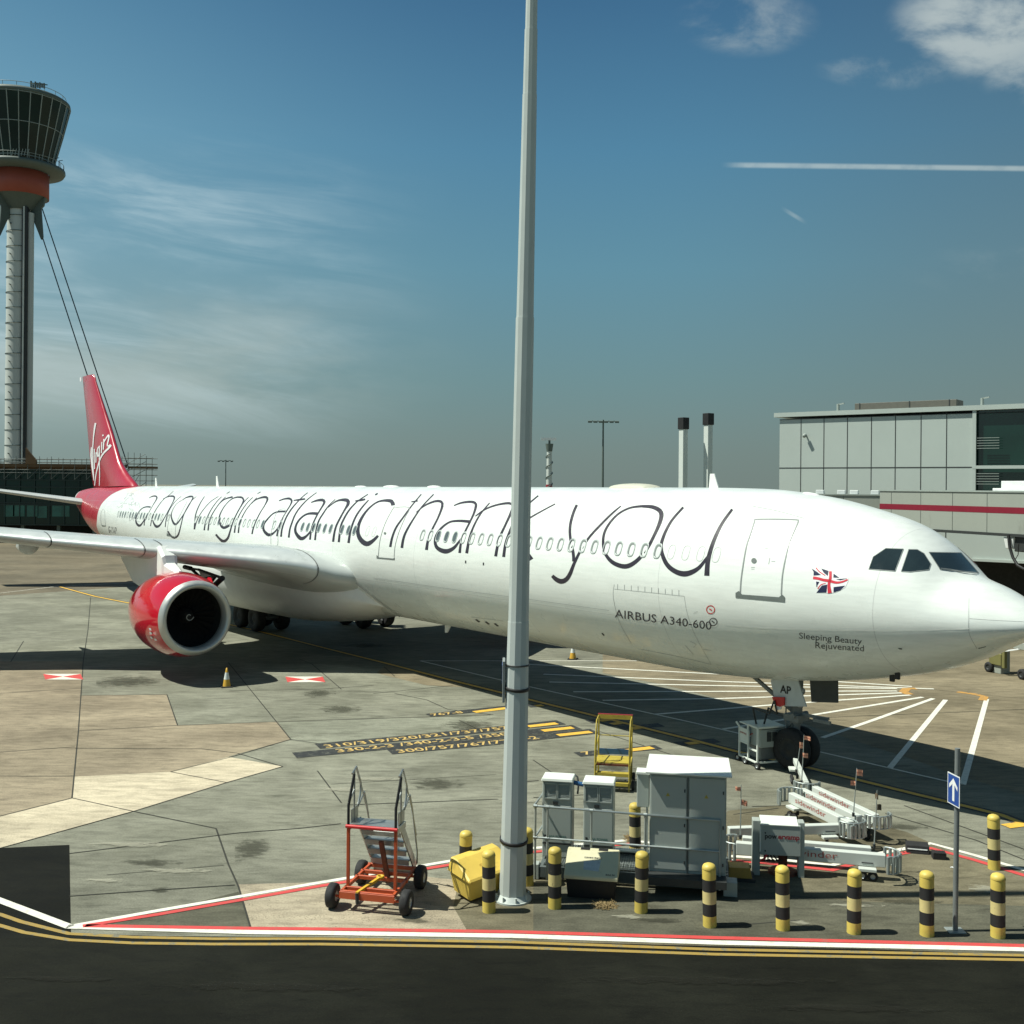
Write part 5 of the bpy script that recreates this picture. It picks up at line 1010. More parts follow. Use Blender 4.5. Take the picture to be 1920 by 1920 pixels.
for x in (-.46, .46):
    MB().box((x, .48, PZ + .14), (.012, .36, .24)).build('side_plate', M['alu'], st)
    MB().tube([(x, .16, PZ), (x, .16, PZ + .38), (x + .04 * (1), .34, PZ + .92)], .026, 10).build('grip_rail', M['black'], st)
    h = MB(); h.tube([(x, .34, PZ + .92), (x, .55, PZ + 1.0), (x, .80, PZ + .62), (x, .78, PZ + .42), (x, .66, PZ + .26)], .021, 8); h.tube([(x, .46, PZ + .96), (x, .46, PZ + .0)], .018, 8); h.tube([(x, .16, PZ + .42), (x, .46, PZ + .60)], .018, 8)
    h.tube([(x, .55, PZ + 1.0), (x, 1.15, PZ + .05), (x, 1.42, PZ - .5)], .018, 8); h.tube([(x, .66, PZ + .22), (x, 1.0, PZ + .40), (x, 1.15, PZ + .1), (x, 1.5, PZ - .85), (x, 1.5, .4)], .018, 8); h.build('handrail', M['alu'], st)
MB().bar((.02, .62, PZ - .4), (.06, .95, .2), .09, .05).build('strut', M['rust'], st); MB().bar((.0, .58, .40), (-.18, -.12, .36), .055, .05).lathe([(-.02, .045), (.02, .045), (.02, .075), (-.02, .075), (-.02, .045)], (.01, .63, .41), (0, 0, 1), 16).build('drawbar', M['ybar'], st); MB().bar((-.18, -.12, .36), (-.16, -.14, .18), .05).build('drawbar_latch', M['dark'], st)
# ------------------------------------------------------------------ yellow steps
p = G(1147, 1484); ys_ = thing('service_steps', 'tall yellow framed service steps with red topped rail behind the cabinets', 'steps', p, R(-10))
w2 = .44; b_ = MB()
def yt(pts, r=.017, nm='handrail', mt='yel'): return MB().tube(pts, r, 8).build(nm, M[mt], ys_)
for x in (-w2, w2):
    yt([(x, 0, 0), (x, .02, 1.02), (x, .30, 1.62), (x, .42, 1.72), (x, 1.02, 1.72)]); yt([(x, .12, .12), (x, .16, .65), (x, .40, 1.66)], .018); yt([(x, .30, .6), (x, .42, 1.66)], .018); yt([(x, .12, 1.0), (x, 1.0, 1.18)], .016)
    MB().bar((x, 1.02, .1), (x, 1.02, 1.74), .045).build('post', M['yel'], ys_); MB().bar((x, .02, .62), (x, 1.05, .62), .04, .09).build('side_frame', M['yel'], ys_); MB().bar((x, .0, .12), (x, 1.1, .12), .04).build('side_frame', M['yel'], ys_); MB().bar((x, .35, .1), (x, .35, .6), .035).build('post', M['yel'], ys_)
MB().box((0, .62, .66), (.84, .72, .03)).build('platform', M['yel'], ys_); MB().box((0, 1.0, .78), (.84, .02, .14)).build('kick_plate', M['blueh'], ys_); MB().box((0, 1.02, 1.76), (.92, .08, .02)).build('top_rail', M['maroon'], ys_); MB().box((0, .98, 1.70), (.88, .02, .11)).build('rail_board', M['yel'], ys_)
yt([(-w2, 1.02, 1.2), (w2, 1.02, 1.2)], .014, 'mid_rail')
MB().box((0, .24, .62), (.86, .03, .05)).build('step_edge', M['rust'], ys_); MB().box((0, .12, .44), (.84, .2, .03)).box((0, .02, .42), (.84, .02, .08)).build('tread', M['yel'], ys_); MB().box((0, .04, .22), (.84, .2, .03)).box((0, -.06, .2), (.84, .02, .08)).build('tread', M['yel'], ys_)
for x, y in ((w2 + .09, .22), (-w2 - .09, .22), (w2 + .06, .98), (-w2 - .06, .98)): wheel2(ys_, (x, y, .13), .13, .07, (1, 0, 0))
# ------------------------------------------------------------------ nose power cart
p = G(1420, 1443); gc = thing('ground_power_cart', 'white framed wheeled power cart plugged in beside the nose wheel', 'cart', p, R(19))
def bars(nm, segs, wd=.045, mt='cabw', par=None):
    b_ = MB()
    for a, b in segs: b_.bar(a, b, wd)
    return b_.build(nm, M[mt], par or gc, .003)
H_ = 1.15; bars('frame', [((0, 0, .16), (0, 0, H_)), ((0, .95, .16), (0, .95, 1.02)), ((0, .48, .16), (0, .48, .98)), ((.92, 0, .16), (.92, 0, H_)), ((.92, .95, .16), (.92, .95, H_)), ((0, 0, .18), (0, .95, .18)), ((0, 0, H_), (.92, 0, H_)), ((0, 0, H_), (0, .5, H_)), ((0, .5, H_), (0, .5, .98)), ((0, .95, .98), (0, .48, .98)), ((0, .95, .60), (0, .48, .60)), ((0, .45, .5), (0, 0, .5)), ((0, .95, .18), (.92, .95, .18)), ((0, 0, .18), (.92, 0, .18)), ((.92, 0, .18), (.92, .95, .18)), ((0, .95, 1.0), (-.05, 1.05, 1.12))])
MB().box((0.0, .71, .79), (.02, .42, .34)).build('name_board', M['cabw'], gc); tx = MB(); text_on(tx, 'powervamp', V(-.015, .90, .84), V(0, -1, 0), V(0, 0, 1), W=.34, H=.06, bold=.02); tx.build('lettering', M['mutered'], gc)
un = MB().box((.50, .28, .83), (.78, .52, .50)).build('power_unit', M['cab'], gc, .012); MB().box((.47, .48, 1.13), (.94, .95, .03)).build('top_cover', M['cabw'], gc)
for x in (.38, .55):
    MB().box((x, .012, .88), (.14, .02, .26)).build('vent', M['dark'], un); g2 = MB()
    for a in range(4): g2.box((x - .05 + a * .033, -.002, .88), (.006, .012, .24))
    for a in range(6): g2.box((x, -.003, .78 + a * .042), (.13, .012, .006))
    g2.build('vent_guard', M['grate'], un)
tx = MB(); text_on(tx, 'powervamp', V(.33, .015, 1.03), V(1, 0, 0), V(0, 0, 1), W=.45, H=.035, bold=.02); tx.build('lettering', M['inkg'], un)
b_ = MB().box((.5, .45, .38), (.62, .6, .34)); b_.build('transformer', M['gear'], gc, .02)
for k in range(5): MB().box((.62 + k * .065, .02, .37), (.03, .02, .36)).build('slat', M['gear'], gc)
b_ = MB(); rnd = random.Random(9)
for k in range(5): b_.tube([V(.15 + rnd.random() * .1, .2 + k * .05, .45 + rnd.random() * .2), V(.25, .3, .75 + rnd.random() * .1), V(.1, .45, .9), V(.05, .55, .8)], .018, 6)
b_.build('red_cable', M['mutered'], gc)
for x, y in ((0, 1.02), (0, .62), (0, 0), (.92, 0), (.92, 1.0)): wheel2(gc, (x, y, .10), .10, .07, (1, .3, 0))
cb = MB(); so_ = mm @ gq(735, 430, yd + .1); tp = gc.matrix_world @ V(.35, .45, H_)
for k, dx in enumerate((-.10, .12)):
    a = so_; cb.tube([a, a + V(dx - .05, -.05, -.35), tp + V(dx * 2, 0, .45), tp + V(dx, 0, 0)], .028, 8)
o = cb.build('power_cable', M['dark']); tag(o, 'pair of dark cables running from the cart up to the nose gear socket', 'cable')
# ------------------------------------------------------------------ white wheeled arms
ARM = []
def arm(p0, p1, zt, h, label, txt, cage=(0, 1), wheels=(.15,), wd=.16, mt='arm', tsz=.12, tx0=.3, twd=1.2):
    a, b = G(*p0, zt), G(*p1, zt); d = b - a; yw = math.atan2(d.y, d.x); L = d.length
    t = thing('cable_boom', label, 'boom', (a.x, a.y, 0), yw, 'white cable booms')
    MB().box((L / 2, wd / 2, zt - h / 2), (L, wd, h)).build('beam', M[mt], t, .012)
    MB().box((L - .35, -.004, zt - h * .72), (.22, .008, .018)).build('slot', M['inkg'], t)
    if txt:
        tb = MB(); text_on(tb, txt, V(tx0, -.006, zt - h * .62), V(1, 0, 0), V(0, 0, 1), W=twd, H=tsz); tb.build('lettering', M['mutered'], t)
    for e in cage:
        x0 = L if e else 0; sg = 1 if e else -1; hh = h * 1.35; zc_ = zt - h * .5
        fr = MB(); pts = [V(x0 + sg * (.02 + .26 * math.sin(math.pi * k / 8)), wd / 2 - .30 * math.cos(math.pi * k / 8), zc_ + hh / 2) for k in range(9)]
        fr.tube(pts, .018, 6); fr.tube([p_ - V(0, 0, hh) for p_ in pts], .018, 6); fr.build('end_cage', M['galv'], t)
        ro = MB()
        for k in range(0, 9): ro.cyl(pts[k], pts[k] - V(0, 0, hh), .034, .034, 8)
        ro.build('roller_set', M['galv'], t)
    for wx in wheels:
        MB().box((L * wx, wd / 2 - .05, zt - h - .04), (.34, .34, .06)).build('bogie', M[mt], t, .008)
        for s2 in (-1, 1): wheel2(t, (L * wx + s2 * .1, wd / 2 - .14, .10), .10, .07, (0, 1, 0))
        MB().cyl((L * wx, wd / 2, zt - h - .06), (L * wx, wd / 2, .12), .035).build('leg', M['dark'], t)
    return t
arm((1478, 1486), (1590, 1541), .58, .24, 'front one of three parallel white booms reading sidewinder, nearest the boxed control', 'sidewinder', (0, 1), (.12,))
arm((1498, 1478), (1606, 1530), .58, .20, 'middle one of the three parallel white booms reading sidewinder', 'sidewinder', (), ())
arm((1522, 1474), (1638, 1528), .58, .20, 'rear one of the three parallel white booms reading sidewinder', 'sidewinder', (1,), (.9,))
arm((1487, 1421), (1508, 1466), .55, .14, 'short white boom end standing just below the nose wheel', '', (1,), (.2,), wd=.12)
arm((1368, 1553), (1586, 1546), .55, .20, 'plain white boom passing behind the control box on legs', '', (1,), (.85,))
arm((1392, 1570), (1634, 1590), .52, .14, 'low white boom behind the boom reading sidewinder', '', (), ())
arm((1380, 1580), (1661, 1604), .52, .25, 'white boom reading sidewinder running behind the control box to the right', 'sidewinder', (0, 1), (.88, ), tsz=.13, tx0=.75, twd=1.25)
def wand(px, py, ptx, pty, z0, label, flags):
    b = G(px, py, z0); t = D(ptx, pty, b.y); o = thing('flag_wand', label, 'flag', (b.x, b.y, z0), 0, 'flag wands on the white booms'); tl = t - V(b.x, b.y, z0)
    MB().tube([V(0, 0, 0), tl * .6 + V(.004, 0, 0), tl], [.014, .010, .008], 6).build('wand', M['galv'], o); MB().cyl((0, 0, -.02), (0, 0, .06), .03).build('socket', M['dark'], o)
    for (x0, y0, x1, y1, mt) in flags:
        q_ = [loc(o, D(xx, yy, b.y)) for xx, yy in ((x0, y0), (x1, y0 + (x1 - x0) * .2), (x1, y1), (x0, y1 - (x1 - x0) * .2))]
        f = MB(); rows = []
        for i in range(7):
            u_ = i / 6; w3 = math.sin(u_ * 5 + x0) * .025; rows.append([q_[0].lerp(q_[1], u_) + V(0, w3, 0), q_[0].lerp(q_[1], u_).lerp(q_[3].lerp(q_[2], u_), .5) + V(0, w3 * 1.2, 0), q_[3].lerp(q_[2], u_) + V(0, w3 * .7, 0)])
        f.rings(rows, True, False); fo_ = f.build('flag', M[mt], o, fixn=False)
        if mt == 'flagor':
            s = MB(); s.rings([[r[1] + V(0, -.004, .006), r[1] + V(0, -.004, -.006)] for r in rows], True, False); s.build('flag_stripe', M['mutered'], fo_, fixn=False)
wand(1493, 1447, 1500, 1399, .45, 'leaning flag wand in front of the nose wheel with one small orange flag', [(1499, 1391, 1507, 1404, 'flagor')])
wand(1503, 1468, 1507.5, 1378, .5, 'tallest flag wand in front of the nose wheel with two orange flags', [(1507, 1379, 1519, 1389, 'flagor'), (1505, 1411, 1515.5, 1422, 'flagor')])
wand(1600, 1529, 1606.5, 1440, .58, 'flag wand at the right end of the three booms', [(1606, 1442, 1618, 1456, 'flagor'), (1594, 1463, 1604, 1474, 'flagor')])
wand(1639, 1588, 1644.5, 1482, .52, 'flag wand with weathered brown flags at the end of the lower boom', [(1641.5, 1487, 1647, 1499, 'flagdk'), (1644, 1507, 1653, 1520, 'flagdk')])
wand(1388, 1571, 1389.5, 1471, .55, 'flag wand just right of the large cabinet', [(1379, 1474, 1390, 1484, 'flagor'), (1389, 1499, 1401, 1512, 'flagor')])
# control box on legs
p = G(1411, 1641); pv = thing('control_box', 'grey metal control box on two wide legs reading powervamp', 'control box', p, R(-8)); y0 = 0
W3 = LG(pv, 1508, 1646).x; H3 = LP(pv, 1411, 1538, 0).z
for x in (.07, W3 - .06): MB().box((x, .12, H3 / 2), (.15 if x < .5 else .12, .24, H3)).build('leg', M['cab'], pv, .01)
bx = MB().box((W3 / 2 + .03, .12, H3 - .36), (W3 - .22, .34, .62)).build('box', M['cab'], pv, .012); MB().add([V(.15, -.06, H3 - .07), V(W3 - .13, -.06, H3 - .07), V(W3 - .13, .30, H3 + .0), V(.15, .30, H3 + .0), V(.15, -.06, H3 - .05), V(W3 - .13, -.06, H3 - .05), V(W3 - .13, .30, H3 + .03), V(.15, .30, H3 + .03)], [(3, 2, 1, 0), (4, 5, 6, 7), (0, 1, 5, 4), (1, 2, 6, 5), (2, 3, 7, 6), (3, 0, 4, 7)]).build('lid', M['cabw'], pv, .004)
MB().cyl((.14, -.06, H3 - .1), (.14, -.06, H3 - .6), .014).build('hinge_rod', M['cabw'], pv)
tx = MB(); text_on(tx, 'pow', V(.23, -.056, H3 - .33), V(1, 0, 0), V(0, 0, 1), W=.24, H=.095, bold=.035); tx.build('lettering', M['inkg'], bx); tx = MB(); text_on(tx, 'ervamp', V(.49, -.056, H3 - .33), V(1, 0, 0), V(0, 0, 1), W=.42, H=.095, bold=.035); tx.build('lettering', M['maroon'], bx)
for z in (.22, .58): MB().cyl((.24, -.055, H3 - z), (.24, -.07, H3 - z), .015).build('lock', M['dark'], bx)
MB().cyl((.62, .25, 0), (.62, .25, H3 - .62), .09).cyl((.62, .25, 0), (.62, .25, .05), .30, .28, 24).build('riser_column', M['rust'], pv); b_ = MB()
for k in range(4): b_.tube([V(.25 + k * .05, .0, H3 - .67), V(.2 + k * .1, -.02, H3 - .80), V(.35 + k * .08, .1, .3)], .016, 6)
b_.build('cable', M['dark'], pv); MB().tube([V(.27, -.05, H3 - .66), V(.22, -.08, H3 - .74), V(.15, -.06, H3 - .78)], .022, 6).build('red_cable', M['wred'], pv)
p = G(1366, 1652); pl = thing('plinth_block', 'ochre painted steel block at the right foot of the large cabinet', 'block', p, R(-8)); MB().box((.22, .22, .16), (.48, .42, .20), taper=.85).build('block', M['plinth'], pl, .01); MB().box((.22, .22, .03), (.6, .5, .06)).build('base_plate', M['dark'], pl)
# ------------------------------------------------------------------ sign post
p = G(1791, 1746); sg_ = thing('sign_post', 'tall dark grey post with blue one way arrow sign', 'sign', p, 0); hz_ = D(1796, 1403, p.y).z; tp = loc(sg_, D(1795.5, 1403, p.y))
MB().cyl((0, 0, 0), tp, .046, .046, 14).build('post', M['gear'], sg_); MB().box((0, 0, .012), (.30, .26, .024)).build('base_plate', M['galv'], sg_, .004)
sc_ = loc(sg_, D(1788.5, 1481, p.y - .03)); dx = V(math.cos(R(83)), -math.sin(R(83)), 0); nn = V(-math.sin(R(83)), -math.cos(R(83)), 0); hw, hh = .20, .275
q4 = lambda a, b, off: sc_ + dx * a * hw + V(0, 0, b * hh) + nn * off
sp_ = MB().prism([q4(-1, -1, 0), q4(1, -1, 0), q4(1, 1, 0), q4(-1, 1, 0)], nn * .006).build('sign_plate', M['signw'], sg_); MB().add([q4(-.9, -.93, .008), q4(.9, -.93, .008), q4(.9, .93, .008), q4(-.9, .93, .008)], [(0, 1, 2, 3)]).build('sign_field', M['sblue'], sp_)
MB().add([q4(a, b, .010) for a, b in ((-.17, -.72), (.17, -.72), (.17, .10), (.17, .32), (.0, .72), (-.17, .32), (-.17, .1))] , [(0, 1, 2, 3, 4, 5, 6)]).add([q4(a, b, .0115) for a, b in ((-.68, .02), (-.68, .28), (0, .74), (0, .45))], [(0, 1, 2, 3)]).add([q4(a, b, .0115) for a, b in ((.68, .02), (.68, .28), (0, .74), (0, .45))], [(0, 1, 2, 3)]).build('arrow', M['signw'], sp_, fixn=False)
# chocks and litter right of the booms
p = G(1700, 1600); ck = thing('wheel_chock', 'black rubber chock with white stripe lying by the red kerb line', 'chock', p, R(-14)); MB().add([V(0, 0, 0), V(.46, 0, 0), V(.46, .28, 0), V(0, .28, 0), V(0, .04, .17), V(.46, .04, .17), V(.46, .26, .20), V(0, .26, .20)], [(3, 2, 1, 0), (4, 5, 6, 7), (0, 1, 5, 4), (1, 2, 6, 5), (2, 3, 7, 6), (3, 0, 4, 7)]).build('block', M['rubber'], ck, .01); MB().box((.22, .0175, .10), (.40, .012, .022), Matrix.Rotation(R(-13), 3, 'X')).build('stripe', M['signw'], ck); MB().tube([V(0, .05, .12), V(-.08, .02, .13), V(-.11, 0, .06), V(-.04, -.01, .01)], .006, 5).build('rope', M['inkg'], ck)
p = G(1750, 1612); ck2 = thing('rubber_block', 'plain black ribbed rubber block right of the striped chock', 'chock', p, R(-10)); b_ = MB().box((.13, .10, .07), (.27, .2, .14)); b_.build('block', M['rubber'], ck2, .01); r2 = MB()
for k in range(9): r2.box((.01 + k * .03, .09, .145), (.012, .19, .012))
r2.build('rib', M['rubber'], ck2)
p = G(1782, 1628); lt = MB(); lt.rings([[p + V(.03 * i, .012 * j * (1 + .2 * math.sin(i)), .012 + .008 * math.sin(i * 2 + j)) for j in range(5)] for i in range(5)], True, False); tag(lt.build('paper_scrap', M['signw'], fixn=False), 'crumpled white paper scrap beside the arrow sign post', 'litter')
# ------------------------------------------------------------------ traffic cones
c0 = thing('traffic_cone', 'x', 'traffic cone'); MB().box((0, 0, .02), (.42, .42, .04)).build('base', M['rubber'], c0, .01); M['cone'] = mat('cone_orange_yellow', (.62, .36, .04), .5); M['conew'] = mat('cone_white_sleeve', (.72, .75, .72), .4)
b_ = MB(); b_.cm = 0; b_.lathe([(.04, .155), (.30, .105)], n=20); b_.cm = 1; b_.lathe([(.30, .109), (.56, .062)], n=20); b_.cm = 0; b_.lathe([(.56, .058), (.73, .028), (.74, .001)], n=20); b_.build('cone', [M['cone'], M['conew']], c0)
for i, (x, y, lab) in enumerate(((425, 1288, 'white sleeved traffic cone on the apron below the red engine'), (1074, 1236, 'white sleeved traffic cone under the fuselage beyond the white lines'))):
    o = c0 if i == 0 else dup(c0); o.location = G(x, y); o.rotation_euler.z = .3 + i; tag(o, lab, 'traffic cone', 'traffic cones around the aircraft')
# ------------------------------------------------------------------ control tower and its base
M['tglass'] = mat('tower_glass', (.006, .022, .016), .10, var=.6, vs=.15, spec=.35); M['tmull'] = mat('tower_mullion', (.30, .34, .31), .5); M['tring'] = mat('tower_ring_grey', (.10, .13, .115), .6); M['tband'] = mat('tower_terracotta_band', (.34, .075, .045), .6, var=.12, vs=.3)
M['tshaft'] = mat('tower_shaft_paint', (.55, .58, .54), .45, var=.06, vs=.3); M['cable'] = mat('stay_cable_steel', (.03, .05, .06), .5)
TP = D(36, 800, 211); tw = thing('control_tower', 'tall control tower with dark glazed cab, terracotta band and stay cables', 'tower', (TP.x, TP.y, 0))
sh = MB().lathe([(0, 2.45), (64, 2.35)], (-.2, 0, 0), (0, 0, 1), 36).build('shaft', M['tshaft'], tw)
for k in range(20):
    z = 3 + k * 3.02; MB().lathe([(z - .07, 2.43), (z - .05, 2.52), (z + .05, 2.52), (z + .07, 2.43)], (-.2, 0, 0), (0, 0, 1), 36).build('shaft_joint', M['tring'], sh)
    b_ = MB().cyl((-.9, -2.3, z + 1.3), (-.9, -2.75, z + 1.4), .12, .12, 8); b_.build('shaft_stud', M['tring'], sh)
MB().box((1.75, -1.75, 31), (1.0, 1.1, 62)).build('lift_rail', M['dark'], tw); MB().box((1.70, -2.2, 31), (.28, .6, 62)).build('lift_rail', M['tshaft'], tw); MB().cyl((2.25, -.9, 0), (2.25, -.9, 61), .75, .75, 16).build('riser_pipe', M['tshaft'], tw)
MB().lathe([(61.6, 2.5), (63, 3.6), (64.2, 4.7), (64.4, 5.05)], n=48).build('soffit', M['tring'], tw)  # dark grey paints in the shading beneath the band
MB().lathe([(64.3, 5.0), (64.3, 5.12), (69.0, 5.12), (69.0, 5.0)], n=64).build('band', M['tband'], tw)
MB().lathe([(69.0, 5.2), (69.2, 7.8), (69.7, 8.1), (70.2, 8.05), (70.2, 6.0)], n=64).build('gallery', M['tring'], tw)
nf = 26; b_ = MB(); b_.lathe([(70.2, 5.7), (77.3, 7.55), (82.8, 8.85)], n=nf, smooth=False); cabg = b_.build('cab_glazing', M['tglass'], tw)
b_ = MB()
for k in range(nf):
    a = 2 * math.pi * k / nf; x = V(math.cos(a), math.sin(a), 0); x2 = V(math.cos(a + 2 * math.pi / nf), math.sin(a + 2 * math.pi / nf), 0)
    for (r0, z0), (r1, z1) in (((5.75, 70.2), (7.6, 77.3)), ((7.6, 77.3), (8.9, 82.8))): b_.bar(x * r0 + V(0, 0, z0), x * r1 + V(0, 0, z1), .16)
    for r0, z0 in ((7.62, 77.3), (6.05, 71.3), (8.9, 82.6)): b_.bar(x * r0 + V(0, 0, z0), x2 * r0 + V(0, 0, z0), .12)
b_.build('mullion', M['tmull'], cabg, fixn=False)
MB().lathe([(82.7, 8.7), (82.8, 9.0), (83.4, 8.9), (83.8, 8.3), (83.9, .01)], n=64).build('roof', M['tring'], tw)
b_ = MB().tube([V(math.cos(a) * 8.1, math.sin(a) * 8.1, 84.6) for a in [2 * math.pi * k / 40 for k in range(41)]], .06, 5)
for k in range(20): a = 2 * math.pi * k / 20; b_.cyl((math.cos(a) * 8.1, math.sin(a) * 8.1, 83.7), (math.cos(a) * 8.1, math.sin(a) * 8.1, 84.6), .05, .05, 5)
b_.build('roof_rail', M['tmull'], tw); b_ = MB(); rnd = random.Random(2)
for k in range(7): x = 4.6 + k * .42; b_.box((x, -6.2, 84.1 + rnd.random() * .4), (.25, .3, .7 + rnd.random() * .7))
b_.bar((4.6, -6.2, 84.8), (7.6, -5.8, 84.6), .15); b_.build('roof_equipment', M['tring'], tw, fixn=False)
b_ = MB().tube([V(math.cos(a) * 7.8, math.sin(a) * 7.8, 71.3) for a in [2 * math.pi * k / 40 for k in range(41)]], .05, 5)
for k in range(26): a = 2 * math.pi * k / 26; b_.cyl((math.cos(a) * 7.8, math.sin(a) * 7.8, 70.2), (math.cos(a) * 7.8, math.sin(a) * 7.8, 71.3), .05, .05, 5)
b_.build('gallery_rail', M['tmull'], tw)
for k in range(6): x = 1.6 + k * .6; MB().bar((x, -7.5, 70.4), (x + .25, -7.4, 71.7), .12).build('aerial', M['tmull'], tw)
for x, z in ((7.2, 71.9), (7.9, 71.4)): MB().cyl((x, -1, 69.8), (x, -1, z), .09, .09, 6).bar((x, -1, z), (x + .7, -1, z + .1), .1).build('aerial', M['cable'], tw)
for an in (-6, 118, 236):
    a = R(an); e = V(math.cos(a), math.sin(a), 0); t_ = V(-math.sin(a), math.cos(a), 0) * .5
    MB().prism([e * r + V(0, 0, z) - t_ / 2 for r, z in ((2.2, 64.2), (5.0, 64.2), (4.8, 62.6), (4.2, 62.0), (4.65, 56.4), (4.35, 55.9), (2.9, 59.3), (2.2, 60))], t_).build('outrigger', M['tring'], tw)
    for (r0, z0), (r1, z1) in (((4.45, 62), (22.9, 10.5)), ((4.6, 56.2), (21.3, 8.5))):
        MB().cyl(e * r0 + V(0, 0, z0), e * r1 + V(0, 0, z1), .11, .11, 8).build('stay_cable', M['cable'], tw)
# base building
M['bglass'] = mat('green_curtain_glass', (.004, .034, .027), .15, var=.6, vs=.12, spec=.35); M['bmul'] = mat('dark_green_mullion', (.008, .028, .023), .5); M['scaf'] = mat('scaffold_tube', (.16, .18, .16), .5); M['plank'] = mat('scaffold_plank', (.14, .085, .04), .8, var=.3, vs=1); M['void'] = mat('undercroft_shade', (.008, .009, .008), .8); M['blit'] = mat('bright_interior_glass', (.03, .15, .12), .2, var=.6, vs=.4)
def bx(px): return D(px, 912, 136).x
bb = thing('tower_base_building', 'dark green glazed building at the foot of the control tower', 'building', (bx(-500), 136, 0)); x1 = bx(234) - bx(-500)
def bbp(z0, z1, e=0.0, y0=0.0): return MB().prism([V(0, y0 - e, z0), V(x1 + e, y0 - e, z0), V(x1 - 18 + e, 44 + e, z0), V(0, 44 + e, z0)], V(0, 0, z1 - z0))
bbp(2.3, 9.5).build('wall', M['bglass'], bb); bbp(9.5, 9.95, .15).build('roof', M['plank'], bb); bbp(.05, 2.3, -1.5, 1.0).build('undercroft', M['void'], bb)  # near-black undercroft block stands in for shade in the open storey
b_ = MB()
for k in range(34): b_.box((x1 - k * 1.9 - .1, -.06, 5.9), (.12, .14, 7.2))
for z in (2.35, 4.9, 5.15, 7.2, 8.1, 9.4): b_.box((x1 / 2, -.07, z), (x1, .14, .14))
b_.build('mullion', M['bmul'], bb)
for k in range(12): MB().box((x1 - 4 - k * 4.6, .5, 1.15), (.4, .4, 2.3)).build('column', M['tring'], bb)
b_ = MB(); rnd = random.Random(5)
for px in (18, 36, 62, 80, 108, 124):
    b_.box((bx(px) - bx(-500), -.035, 4.0 + rnd.random() * .2), (.9 + rnd.random() * .6, .05, 1.5))
b_.build('lit_window', M['blit'], bb)
# scaffold on and beside the base building
sfo = thing('scaffolding', 'scaffold tower and roof walkway of grey tubes and brown planks right of the control tower', 'scaffolding', (bx(-120), 135.4, 0)); b_ = MB(); rnd = random.Random(8)
X0, X1 = 0, bx(284) - bx(-120)
XS = bx(230) - bx(-120)
def tube_(a, b_2, r=.035): b_.cyl(a, b_2, r, r, 5, False)
x = 0
while x < X1:
    top = 11.1 if x < bx(100) - bx(-120) and x > bx(20) - bx(-120) else 10.9
    if x > XS: top = 11.2 + rnd.random() * 1.3
    tube_(V(x, 0, 8.2 if x < XS else 0), V(x, 0, top)); tube_(V(x, 2.2, 8.2 if x < XS else 0), V(x, 2.2, top - .2 * rnd.random())); x += 1.5 if x < XS else .78
for z in (9.0, 9.4, 10.35, 10.75): tube_(V(0, 0, z), V(XS, 0, z)); tube_(V(0, 2.2, z), V(XS, 2.2, z))
for k in range(int(XS / 1.5)): tube_(V(k * 1.5, 0, 8.2), V(k * 1.5 + 1.4, .1, 9.6))
for k in range(15):
    z = .9 + k * .72; tube_(V(XS, 0, z), V(X1 + .2, 0, z), .045); tube_(V(XS, 2.2, z), V(X1 + .2, 2.2, z), .045); tube_(V(XS, 1.1, z), V(X1 + .1, 1.1, z))
for k in range(12): tube_(V(XS + rnd.random() * 1.5, 0, k * .9), V(XS + 1.6 + rnd.random() * 2, .3, k * .9 + 1.6))
b_.build('scaffold_tube', M['scaf'], sfo, fixn=False)
MB().box((XS / 2, 1.1, 9.95), (XS, 2.2, .42)).build('deck', M['plank'], sfo); MB().box(((XS + X1) / 2 + .6, 1.1, 9.8), (X1 - XS - .6, 2.0, .28)).build('deck', M['plank'], sfo); 
a = bx(52) - bx(-120); b2 = bx(72) - bx(-120); MB().prism([V(a, -.1, 10.1), V(b2, -.1, 10.1), V(b2, -.1, 10.6), V(a, -.1, 12.2)], V(0, .3, 0)).build('hoarding', M['plank'], sfo)
# ------------------------------------------------------------------ terminal on the right
M['panel'] = mat('terminal_cladding', (.42, .47, .435), .45, var=.06, vs=.25); M['tgl'] = mat('terminal_glass', (.006, .03, .022), .08, var=.5, vs=.2, spec=.8); M['conclad'] = mat('jet_bridge_grey', (.285, .305, .265), .6, var=.06, vs=.4, dirt=((.14, .14, .12), .58, .85, .8), stretch=(1, 1, .15)); M['tbox'] = mat('roof_plant_brown', (.11, .105, .085), .6)
T1, T2 = D(1461, 912, 74), D(1825, 912, 66); td = T2 - T1; td.z = 0; tyaw = math.atan2(td.y, td.x)
tb = thing('terminal_building', 'pale grey panelled terminal block with dark green glazing at its right end', 'building', (T1.x, T1.y, 0), tyaw)
def TLx(px, yy=912): return LP(tb, px, yy, 0)
xe = TLx(1825).x; xr = xe + 14; zt = TLx(1461, 779).z
MB().box((xe / 2, 9, (zt + 3.5) / 2 - .15), (xe, 18, zt - 3.8)).build('wall', M['panel'], tb)
MB().box(((xe + xr) / 2, 9.2, (zt + 7.4) / 2), (xr - xe, 18, zt - 7.6)).build('glazing', M['tgl'], tb); MB().box(((xe + xr) / 2, 9, 5.4), (xr - xe, 18, 4.0)).build('wall', M['panel'], tb)
MB().box((xr / 2 - .1, 9, zt + .02), (xr + .5, 18.4, .30)).build('coping', M['panel'], tb); MB().box((xr / 2, 10, 1.7), (xr - 1, 16, 3.4)).build('undercroft', M['void'], tb)  # undercroft block is near-black in place of the shade below the wall
b_ = MB()
